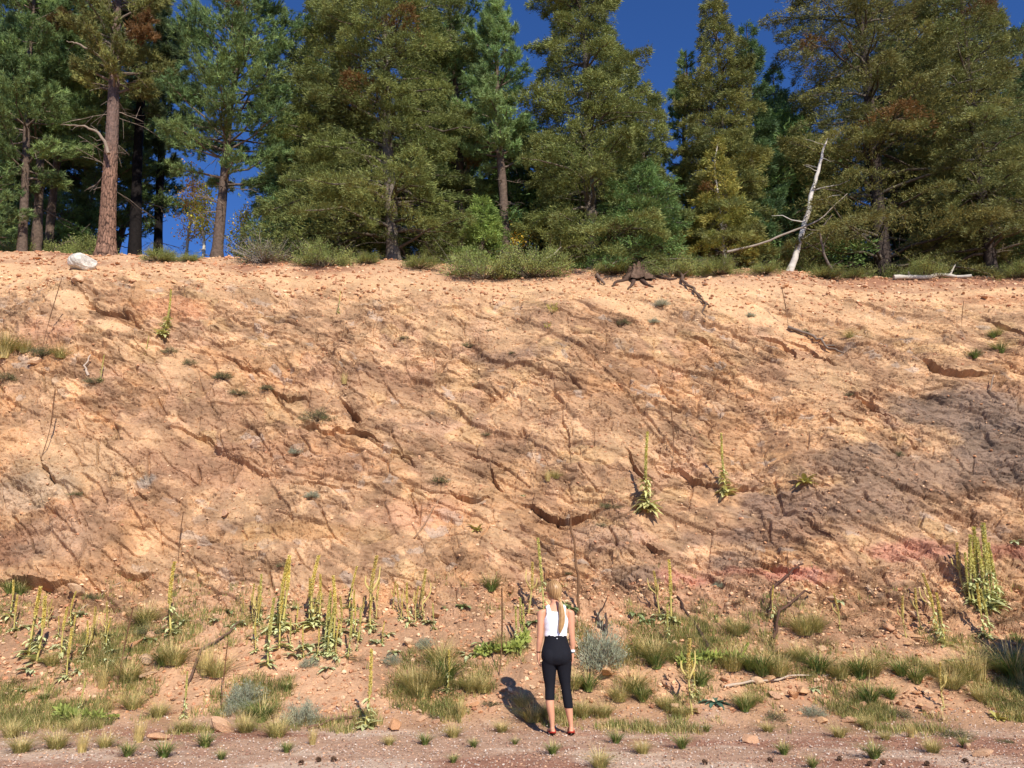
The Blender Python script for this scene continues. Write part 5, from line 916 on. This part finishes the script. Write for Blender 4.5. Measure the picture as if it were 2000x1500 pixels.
for px, py, wpx, k in [(470, 1218, 40, 'p'), (455, 1225, 30, 'p'), (540, 1205, 44, 'p'), (575, 1190, 40, 'p'), (530, 1235, 40, 'p'), (690, 1215, 40, 'p'), (665, 1235, 44, 'p'), (700, 1190, 30, 'p'), (600, 1265, 50, 'p'), (575, 1280, 40, 'p'), (625, 1275, 44, 'p'), (660, 1285, 36, 'p'), (725, 1225, 34, 'p'), (755, 1240, 34, 'p'), (735, 1255, 40, 'p'),
                      (770, 1275, 36, 'p'), (840, 1215, 34, 'p'), (868, 1190, 36, 'p'), (905, 1185, 34, 'g'), (915, 1280, 40, 'p'), (945, 1260, 44, 'g'), (1115, 1190, 44, 'g'), (1100, 1180, 34, 'g'), (1240, 1200, 46, 'g'), (1262, 1215, 40, 'g'), (1290, 1205, 38, 'p'), (1395, 1372, 56, 'b'), (1400, 1204, 30, 'p'), (1040, 1215, 36, 'g'),
                      (85, 1210, 34, 'p'), (160, 1200, 40, 'p'), (205, 1245, 40, 'p'), (215, 1290, 46, 'p'), (225, 1272, 40, 'p'), (50, 1225, 36, 'p'), (60, 1310, 44, 'p'), (50, 1350, 40, 'p'), (420, 1212, 30, 'p'), (355, 1215, 36, 'p'), (110, 1265, 36, 'p'), (160, 1310, 36, 'p'), (445, 1195, 34, 'g'), (1573, 944, 42, 'y'), (1983, 1058, 26, 'p'), (931, 1036, 28, 'y'),
                      (1590, 1345, 30, 'p'), (295, 1250, 40, 'g'), (500, 1245, 34, 'p'), (1020, 968, 18, 'p'), (1950, 1405, 34, 'y'), (1640, 1175, 30, 'p'), (640, 1305, 34, 'p'), (1850, 1290, 34, 'p'), (1080, 1270, 34, 'g')]:
    put('mullein_rosette', rc(RO[k]), px, py, wpx * 1.3, 1.25, 'leaf rosette', None, 'leaf rosettes on the bank', {'p': 'pale green', 'g': 'mid-green', 'y': 'yellowish', 'b': 'bluish green'}[k] + ' leaf rosette')
# pine cones on the gravel
m_ = MB(); rg = np.random.default_rng(4); k = np.arange(90); u = k / 90; a = k * 2.4; r = .9 * np.sin(np.clip(u * 2.7 + .35, 0, 3.1)); Pc = np.stack([np.cos(a) * r * .5, np.sin(a) * r * .5, u * 1.8 - .1], -1); V, Fc, Cc = needles(rg, Pc, unit(np.stack([np.cos(a), np.sin(a), .5 + 0 * a], -1)), .5, .45, srgb(140, 108, 84) * rg.uniform(.7, 1.3, (90, 1)), True); m_.add(V, Fc, Cc)
m_.tube(np.array([[0, 0, 0], [0, 0, .9], [0, 0, 1.7]]), [.45, .5, .15], srgb(60, 44, 36), 8); CONE = m_.build('pine_cone', M_BARK, mesh_only=True, smooth=False)
for px, py in ((625, 1487), (655, 1488), (1380, 1494), (1508, 1490), (1640, 1487), (1700, 1495), (1725, 1493), (1812, 1495), (585, 1493), (1890, 1492)):
    loc, nor = hit(px, py); o = link('pine_cone', CONE); s = 6.5 / ppm(loc); o.scale = (s, s, s); o.location = loc + Vector((0, 0, s * .4)); o.rotation_euler = (1.3, 0, random.uniform(0, 6)); tag(o, None, 'pine cone', 'pine cones on the gravel'); AUTO.append((o, 'brown pine cone'))
print('plants', round(time.time() - T0, 1))
# ---------------------------------------------------------------- the woman
def loft(rings, n=28, capt=True, power=2.0):
    """rings (x, y, z, rx, ry) in horizontal planes -> verts, quads/tris"""
    R_ = np.array(rings, float); t_ = np.arange(len(R_)); k = 4 * (len(R_) - 1) + 1; tt = np.linspace(0, len(R_) - 1, k)
    # smooth (Catmull-Rom) interpolation between rings
    def cr(c):
        p = np.r_[2 * c[0] - c[1], c, 2 * c[-1] - c[-2]]; i = np.minimum(tt.astype(int), len(c) - 2); u = tt - i; p0, p1, p2, p3 = p[i], p[i + 1], p[i + 2], p[i + 3]
        return 0.5 * (2 * p1 + (p2 - p0) * u + (2 * p0 - 5 * p1 + 4 * p2 - p3) * u * u + (3 * p1 - p0 - 3 * p2 + p3) * u ** 3)
    Q = np.stack([cr(R_[:, j]) for j in range(5)], -1); a = np.linspace(0, 2 * math.pi, n, endpoint=False)
    ca_, sa_ = np.sign(np.cos(a)) * np.abs(np.cos(a)) ** (2 / power), np.sign(np.sin(a)) * np.abs(np.sin(a)) ** (2 / power)
    V = np.stack([Q[:, None, 0] + Q[:, None, 3] * ca_, Q[:, None, 1] + Q[:, None, 4] * sa_, Q[:, None, 2] + 0 * ca_], -1)
    ii = np.arange(k - 1)[:, None] * n; jj = np.arange(n)[None]; kk3 = (jj + 1) % n; q = np.stack([ii + jj, ii + kk3, ii + n + kk3, ii + n + jj], -1).reshape(-1, 4)
    V = V.reshape(-1, 3); nv = len(V); V = np.vstack([V, Q[0, :3], Q[-1, :3]])
    tr = np.array([(j, nv, (j + 1) % n) for j in range(n)] + [((k - 1) * n + j, (k - 1) * n + (j + 1) % n, nv + 1) for j in range(n)]); tr[:n] = tr[:n][:, [0, 1, 2]]
    return V, q, tr
def ball(c, r, sub=3):
    v, f = ico_template(None, sub); return v * np.array(r) + np.array(c), np.zeros((0, 4), int), f
def fuse(parts, vox, sm=4, name='tmp'):
    """one continuous surface from overlapping shapes"""
    Vs, Q, Tt, n = [], [], [], 0
    for v, q, t3 in parts: Vs.append(v); Q.append(q + n); Tt.append(t3 + n); n += len(v)
    me_ = make_mesh(name, np.vstack(Vs), [np.vstack(Tt), np.vstack(Q)], M_STONE); o_ = bpy.data.objects.new(name, me_); col.objects.link(o_)
    r = o_.modifiers.new('r', 'REMESH'); r.mode = 'VOXEL'; r.voxel_size = vox; s = o_.modifiers.new('s', 'SMOOTH'); s.factor = 0.5; s.iterations = sm
    dg = bpy.context.evaluated_depsgraph_get(); m2 = bpy.data.meshes.new_from_object(o_.evaluated_get(dg))
    v = np.zeros(len(m2.vertices) * 3, np.float32); m2.vertices.foreach_get('co', v); v = v.reshape(-1, 3).astype(float)
    f = np.zeros(len(m2.loops), np.int32); m2.loops.foreach_get('vertex_index', f); f = f.reshape(-1, 4)
    bpy.data.objects.remove(o_); bpy.data.meshes.remove(m2); return v, f
def cut(v, f, keep):
    f = f[keep[f].all(1)]; u, inv = np.unique(f, return_inverse=True); return v[u], inv.reshape(f.shape)
def tube_pts(P, r, n=10):
    m_ = MB(); m_.tube(np.array(P), r, (1, 1, 1), n); q = np.vstack(m_.F[4]); t3 = np.vstack(m_.F[3]); return np.vstack(m_.V), q, t3
TORSO = [(0, -.01, .755, .09, .085), (0, -.006, .79, .150, .112), (0, -.008, .84, .174, .128), (0, .0, .92, .165, .118), (-.002, .005, 1.0, .140, .100), (-.006, .008, 1.07, .124, .090), (-.004, .006, 1.14, .126, .094), (0, .004, 1.22, .138, .106), (0, .0, 1.29, .146, .104), (0, -.004, 1.35, .150, .088), (0, -.006, 1.39, .125, .066), (-.004, -.002, 1.42, .075, .052), (-.008, .004, 1.45, .052, .048)]
def off(rs, d): return [(x, y, z, a + d, b + d) for x, y, z, a, b in rs]
LEG_L = [(-.058, 0.0, .045, .026, .032), (-.060, .0, .10, .026, .032), (-.066, -.006, .19, .036, .042), (-.080, -.014, .30, .047, .054), (-.084, -.010, .40, .050, .055), (-.081, .004, .51, .053, .058), (-.084, .006, .60, .066, .070), (-.087, .0, .71, .080, .084), (-.088, -.008, .79, .086, .096)]
LEG_R = [(.158, .02, .045, .026, .032), (.156, .02, .10, .026, .032), (.146, .014, .18, .036, .042), (.133, .004, .28, .046, .053), (.120, .004, .38, .051, .055), (.104, .010, .51, .052, .058), (.092, .010, .60, .065, .070), (.086, .004, .71, .080, .084), (.086, -.006, .79, .086, .096)]
SEAT = [ball((-.072, -.052, .845), (.086, .078, .100)), ball((.072, -.052, .845), (.086, .078, .100))]
def arm(s, xs):
    return loft([(s * xs[0], -.005, 1.375, .030, .034), (s * xs[1], -.006, 1.35, .050, .050), (s * xs[2], -.006, 1.29, .047, .050), (s * xs[3], -.008, 1.21, .040, .045), (s * xs[4], -.006, 1.12, .036, .040), (s * xs[5], .0, 1.06, .035, .037), (s * xs[6], .012, 1.0, .036, .038), (s * xs[7], .026, .94, .029, .032), (s * xs[8], .036, .885, .020, .027), (s * xs[8], .04, .86, .018, .028)], 20)
def hand(x, s):
    """palm towards the thigh, fingers hanging slightly curled"""
    P = [loft([(x, .04, .872, .017, .026), (x, .044, .845, .017, .034), (x - s * .002, .048, .815, .016, .040), (x - s * .004, .05, .790, .014, .039)], 16)]
    for i, (dy_, L) in enumerate(((.031, .066), (.011, .074), (-.009, .070), (-.027, .055))):
        b = np.array([x - s * .004, .05 + dy_, .797]); c_ = [.010, .016, .022, .030][i]
        P.append(tube_pts([b + [0, 0, .015], b + [-s * .002, dy_ * .06, -L * .42], b + [-s * (.006 + c_ * .5), dy_ * .08 - .002, -L * .75], b + [-s * (.012 + c_), dy_ * .08 - .005, -L]], np.array([.0095, .0088, .008, .0062]) * (1 if i < 3 else .88)))
    P.append(tube_pts([(x - s * .004, .068, .855), (x - s * .010, .088, .828), (x - s * .016, .094, .803), (x - s * .020, .094, .782)], [.012, .011, .0095, .007]))
    return P
AL, AR = (.140, .165, .176, .182, .187, .190, .197, .204, .212), (.140, .165, .175, .180, .183, .185, .188, .190, .192)
def foot(x, y, yaw):
    c_, s_ = math.cos(yaw), math.sin(yaw); P = []
    for (cy, hz, wx_, hh_) in ((-.035, .040, .028, .026), (0, .045, .030, .034), (.05, .042, .033, .032), (.10, .032, .040, .022), (.15, .025, .044, .015)):
        P.append(ball((x - s_ * cy, y + c_ * cy, hz), (wx_, .042, hh_), 2))
    for i, dx in enumerate((-.034, -.017, 0, .016, .031)):
        q = (.185 - abs(dx - (-.02 if x > .1 else .02)) * .6); P.append(tube_pts([(x + dx - s_ * .14, y + .14, .024), (x + dx - s_ * q, y + q, .020)], [.010, .009], 8))
    return P
YAW, HX, HZ = R(28), -.028, 1.585
def hrot(v): v = np.asarray(v, float); c_, s_ = math.cos(YAW), math.sin(YAW); return np.stack([v[..., 0] * c_ - v[..., 1] * s_ + HX, v[..., 0] * s_ + v[..., 1] * c_ + .012, v[..., 2] + HZ], -1)
def hb(c, r): v, q, f = ball(c, r); return hrot(v), q, f
HEAD = [hb((0, -.008, .02), (.072, .090, .088)), hb((0, .03, -.03), (.058, .060, .075)), hb((0, .048, -.075), (.034, .036, .030)), hb((0, .092, -.012), (.010, .014, .024)), hb((0, .100, -.024), (.013, .012, .010)), hb((0, .084, -.055), (.022, .010, .009)),
        hb((-.074, -.005, -.01), (.008, .018, .028)), hb((.074, -.005, -.01), (.008, .018, .028)), hb((0, .078, .022), (.045, .010, .010)), loft([(-.006, .0, 1.40, .055, .048), (-.012, .004, 1.46, .048, .048), (-.024, .010, 1.53, .050, .052)], 20)]
body_v, body_f = fuse([loft(TORSO), loft(LEG_L), loft(LEG_R)] + SEAT + [arm(-1, AL), arm(1, AR)] + hand(-.212, -1) + hand(.192, 1) + foot(-.058, 0, .12) + foot(.158, .02, -.1) + HEAD, .0052, 5)
wloc, _ = hit(1089, 1436); wy_ = wloc.y; wz = max(drop(wloc.x + dx, wy_ + dy_).z for dx, dy_ in ((-.06, 0), (.16, 0), (-.06, .15), (.16, .15)))
W0 = empty('person', (wloc.x, wy_, wz + 0.004)); print('woman at', wy_); tag(W0, 'woman seen from behind in white tank top and black cropped leggings, long blonde ponytail', 'person')
M_SKIN = tint_mat('skin', 0.5, 0, 0.4, 0.05, 6); M_CLOTH = tint_mat('cloth', 0.85, 0, 0.2, 0.05, 30, 0.15, 300); M_HAIR = tint_mat('hair', 0.42, 0, 0.5, 0.15, 40)
sk_c = np.broadcast_to(srgb(214, 154, 120), body_v.shape).copy(); bd = link('body', make_mesh('body', body_v, body_f, M_SKIN, sk_c, None, True), W0)
for s in (-1, 1):
    v, q, f = ball((s * .026, .082, .008), (.011, .009, .007), 2); link('eye', make_mesh('eye', hrot(v), f, M_SKIN, srgb(60, 48, 40) + 0 * v, None, True), bd)
# white tank top: low scooped back, two straps
tv, tf = fuse([loft(off(TORSO, .007), 40), loft([(-.10, -.004, 1.36, .030, .05), (-.098, -.004, 1.40, .022, .045), (-.085, .0, 1.425, .02, .04)], 16), loft([(.10, -.004, 1.36, .030, .05), (.098, -.004, 1.40, .022, .045), (.085, .0, 1.425, .02, .04)], 16)], .006, 4)
x, y, z = tv.T; ax_ = np.abs(x)
neck = np.where(y < 0, 1.352, 1.315) + np.clip((ax_ - .045) / .035, 0, 1) ** 2 * .10            # scoop
armh = .141 - .027 * sst(1.25, 1.33, z) + .012 * sst(1.37, 1.42, z)
hem = 1.072 + .004 * np.sin(x * 60) + .003 * np.sin(x * 143 + 1)
keep = (z > hem) & (z < neck) & ((ax_ < armh) | (z < 1.245)) & (z < 1.428)
push = 1 + .035 * np.exp(-((z - 1.085) / .022) ** 2) + .008 * np.sin(z * 95 + x * 22) * np.exp(-((z - 1.14) / .06) ** 2)
tv = np.stack([x * push, y * push, z], -1); v, f = cut(tv, tf, keep); top_o = link('tank_top', make_mesh('tank_top', v, f, M_CLOTH, srgb(246, 246, 248) + 0 * v, None, True), W0); sol = top_o.modifiers.new('s', 'SOLIDIFY'); sol.thickness = .003; sol.offset = 1
# black cropped leggings
lv, lf = fuse([loft(off(TORSO[:8], .004), 40), loft(off(LEG_L, .004)), loft(off(LEG_R, .004))] + [(v + (v - v.mean(0)) * .05, q, f) for v, q, f in SEAT], .006, 12)
x, y, z = lv.T; hemz = np.where(x < .03, .372, .282) + .002 * np.sin(x * 90); v, f = cut(lv, lf, (z > hemz) & (z < 1.092)); lg = link('leggings', make_mesh('leggings', v, f, M_CLOTH, srgb(24, 24, 30) + 0 * v, None, True), W0); sol = lg.modifiers.new('s', 'SOLIDIFY'); sol.thickness = .002; sol.offset = 1
v, q, f = ball((.004, -.101, 1.048), (.0065, .004, .0065), 2); link('emblem', make_mesh('emblem', v, f, M_CLOTH, srgb(230, 230, 232) + 0 * v, None, True), lg)
# hair: a combed cap and a long ponytail over the right shoulder blade
nu, nv_ = 120, 60; uu, vv = np.meshgrid(np.linspace(0, 2 * math.pi, nu, endpoint=False), np.linspace(0.02, math.pi - .35, nv_)); dirs = np.stack([np.sin(vv) * np.sin(uu), -np.sin(vv) * np.cos(uu), np.cos(vv)], -1)
strand = .5 * np.sin(uu * 17 + 3 * np.sin(vv * 3)) + .5 * np.sin(uu * 29 + vv * 2)
rr_ = 1 + .016 * strand; Hc = dirs * np.array([.088, .110, .106]) * rr_[..., None] + np.array([0, -.014, .022]); low = np.clip(-dirs[..., 2], 0, 1); Hc[..., 2] -= .035 * low * (dirs[..., 1] < .2); Hc[..., 0] += .02 * low
hv = hrot(Hc).reshape(-1, 3); face = (dirs[..., 1] > .42) & (dirs[..., 2] < .62) | (dirs[..., 1] > .05) & (dirs[..., 2] < -.38)
ii = np.arange(nv_ - 1)[:, None] * nu; jj = np.arange(nu)[None]; kk4 = (jj + 1) % nu; hf = np.stack([ii + jj, ii + nu + jj, ii + nu + kk4, ii + kk4], -1).reshape(-1, 4)
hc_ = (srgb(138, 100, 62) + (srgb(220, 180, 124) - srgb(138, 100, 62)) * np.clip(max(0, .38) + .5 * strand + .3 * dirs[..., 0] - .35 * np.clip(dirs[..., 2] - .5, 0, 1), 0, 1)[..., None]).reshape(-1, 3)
m_ = MB(); keepv = ~face.reshape(-1); f2 = hf[keepv[hf].all(1)]; m_.add(hv, f2, hc_); m_.add(hv * 1.0, f2[:, ::-1], hc_) if False else None
hair = m_.build('hair', M_HAIR, W0); sol = hair.modifiers.new('s', 'SOLIDIFY'); sol.thickness = .006; sol.offset = -1
m_ = MB(); PT = [(.034, -.085, 1.50), (.046, -.118, 1.468), (.055, -.128, 1.42), (.062, -.128, 1.36), (.066, -.132, 1.29), (.060, -.134, 1.22), (.046, -.132, 1.15), (.036, -.130, 1.105)]; rgp = np.random.default_rng(8)
base_r = np.array([.020, .014, .026, .034, .036, .034, .026, .006]); Pt = np.array(PT); tt = np.linspace(0, 7, 29)
Ct = np.stack([np.interp(tt, range(8), Pt[:, k]) for k in range(3)], -1); Cr = np.interp(tt, range(8), base_r); m_.tube(Ct, Cr * .8, srgb(176, 136, 88), 12)
for i in range(110):
    a = rgp.uniform(0, 6.28); r = rgp.uniform(.55, 1.0); a2 = a + rgp.uniform(-.5, .5); n_end = int(rgp.uniform(20, 29)); Q = Ct[:n_end] + np.stack([np.cos(a + (a2 - a) * tt[:n_end] / 7) * Cr[:n_end] * r, np.sin(a + (a2 - a) * tt[:n_end] / 7) * Cr[:n_end] * r * .65, 0 * tt[:n_end]], -1)
    m_.tube(Q, .0042 * np.linspace(1, .35, n_end), (srgb(168, 126, 80) + (srgb(238, 204, 150) - srgb(168, 126, 80)) * rgp.uniform(0, 1)), 4, 0, False)
pt = m_.build('ponytail', M_HAIR, W0)
v, q, t3 = tube_pts([(.044, -.112, 1.476), (.048, -.120, 1.464)], [.018, .018], 14); link('hair_tie', make_mesh('hair_tie', v, [q, t3], M_CLOTH, srgb(190, 150, 96) + 0 * v, None, True), pt)
# sandals, watch, wristband
for fx, fy, yw in ((-.058, 0, .12), (.158, .02, -.1)):
    sd_ = MB(); a = np.linspace(0, 2 * math.pi, 32, endpoint=False); yy = .065 + np.cos(a) * -.135; xx = np.sin(a) * (.036 + .012 * np.clip((yy - .05) / .12, -1, 1)); xr = xx - math.sin(yw) * yy
    bot = np.stack([fx + xr, fy + yy, 0 * a - .006], -1); topr = bot + [0, 0, .017]; n = 32; V = np.vstack([bot, topr, bot.mean(0), topr.mean(0)]); sd_.add(V, np.array([(j, (j + 1) % n, n + (j + 1) % n, n + j) for j in range(n)]), srgb(28, 24, 24)); sd_.add(V, np.array([(j, 2 * n, (j + 1) % n) for j in range(n)] + [(n + j, n + (j + 1) % n, 2 * n + 1) for j in range(n)]), srgb(140, 44, 36))
    so_ = sd_.build('sandal', M_CLOTH, W0, smooth=False)
    tb = MB()
    for sx in (-1, 1): tb.tube(np.array([(fx + sx * .036 - math.sin(yw) * .0, fy - .01, .010), (fx + sx * .036, fy + .04, .035), (fx + sx * .026, fy + .09, .052), (fx, fy + .135, .036)]), .006, srgb(170, 52, 40), 6)
    tb.tube(np.array([(fx + math.cos(b) * .034, fy - .018 - math.sin(b) * .055, .020 + .012 * math.sin(b)) for b in np.linspace(0, math.pi, 11)]), .0085, srgb(170, 52, 40), 6); tb.build('strap', M_CLOTH, so_)
def cuff(nm, c_, r, h, colr_):
    v, q, t3 = loft([(c_[0], c_[1], c_[2] - h / 2, *r), (c_[0], c_[1], c_[2] + h / 2, *r)], 24); link(nm, make_mesh(nm, v, [q, t3], M_CLOTH, srgb(*colr_) + 0 * v, None, True), W0)
cuff('watch_band', (.1905, .033, .905), (.027, .034), .028, (242, 242, 244)); cuff('watch_face', (.1995, .033, .905), (.022, .019), .022, (225, 226, 230)); cuff('wristband', (-.2105, .035, .893), (.0245, .031), .010, (22, 20, 22)); cuff('wristband', (.1915, .035, .886), (.0235, .030), .005, (26, 24, 26))
print('person', round(time.time() - T0, 1))
# ---------------------------------------------------------------- finish the labels of look-alikes from what stands nearest
LM = [('the white boulder', 160, 520), ('the thick orange trunk', 208, 480), ('the dark stump', 1247, 535), ('the leaning white dead tree', 1550, 500), ('the fallen white log', 1820, 533), ('the grey twiggy bush', 520, 480), ('the widest juniper', 980, 490),
      ('the left tall rock mullein', 1265, 930), ('the right tall rock mullein', 1420, 920), ('the large silvery sagebrush', 1176, 1265), ('the woman', 1090, 1290), ('the single yellow mullein', 712, 1350), ('the upright orange shard', 1548, 1345),
      ('the lower left corner', 0, 1500), ('the lower right corner', 2000, 1500), ('the left rock overhang', 60, 1140), ('the dark right overhang', 1870, 730), ('the right mullein clump', 1925, 1110), ('the lone low mullein', 357, 1360), ('the left fallen mullein', 180, 1408), ('the central mullein cluster', 620, 1180), ('the arching dead stalk', 1560, 1180),
      ('the high leafy mullein at left', 318, 610), ('the yellow shrub at the top', 1078, 580), ('the twisted dead branch', 1600, 670), ('the sprawling brown fir', 1722, 480), ('the broad olive fir', 770, 480), ('the pointed orange block', 770, 1426), ('the wide low tan stone', 432, 1430), ('the hooked fallen mullein', 1400, 1296), ('the tall central grass clump', 848, 1310), ('the large pink rock patch', 1330, 1130), ('the long flat whitish slab', 290, 1322), ('the long rock crack', 1330, 905), ('the dark grey rock area', 1890, 830), ('the central rock cavity', 1100, 1000)]
for g in ('loose stones along the top of the bank', 'scree stones at lower right', 'stones on the slope at lower left', 'stones around the foot of the slope in the middle'):
    for o in [x for x in sc.objects if x.get('group') == g and x.get('category')]: AUTO.append((o, 'loose tan stone'))
bpy.context.view_layer.update()
bk = {}
for o, ph_ in AUTO:
    px, py = project(np.array(o.matrix_world.translation)); d, nm, lx, ly = min((math.hypot(px - x, py - y), n_, x, y) for n_, x, y in LM)
    a = math.degrees(math.atan2(-(py - ly), px - lx)) % 360; dr = ['right of', 'above and right of', 'above', 'above and left of', 'left of', 'below and left of', 'below', 'below and right of'][int(((a + 22.5) % 360) // 45)]
    bk.setdefault((ph_, dr, nm), []).append((d, o))
for (ph_, dr, nm), L in bk.items():
    L.sort(key=lambda q: q[0])
    for i, (d, o) in enumerate(L):
        o['label'] = '%s %s %s' % (ph_, dr, nm) + ('' if len(L) == 1 else ', ' + ('nearest' if i == 0 else '%d%s nearest' % (i + 1, {1: 'st', 2: 'nd', 3: 'rd'}.get((i + 1) % 10, 'th') if not 10 < i + 1 < 14 else 'th')))
print('done', round(time.time() - T0, 1))
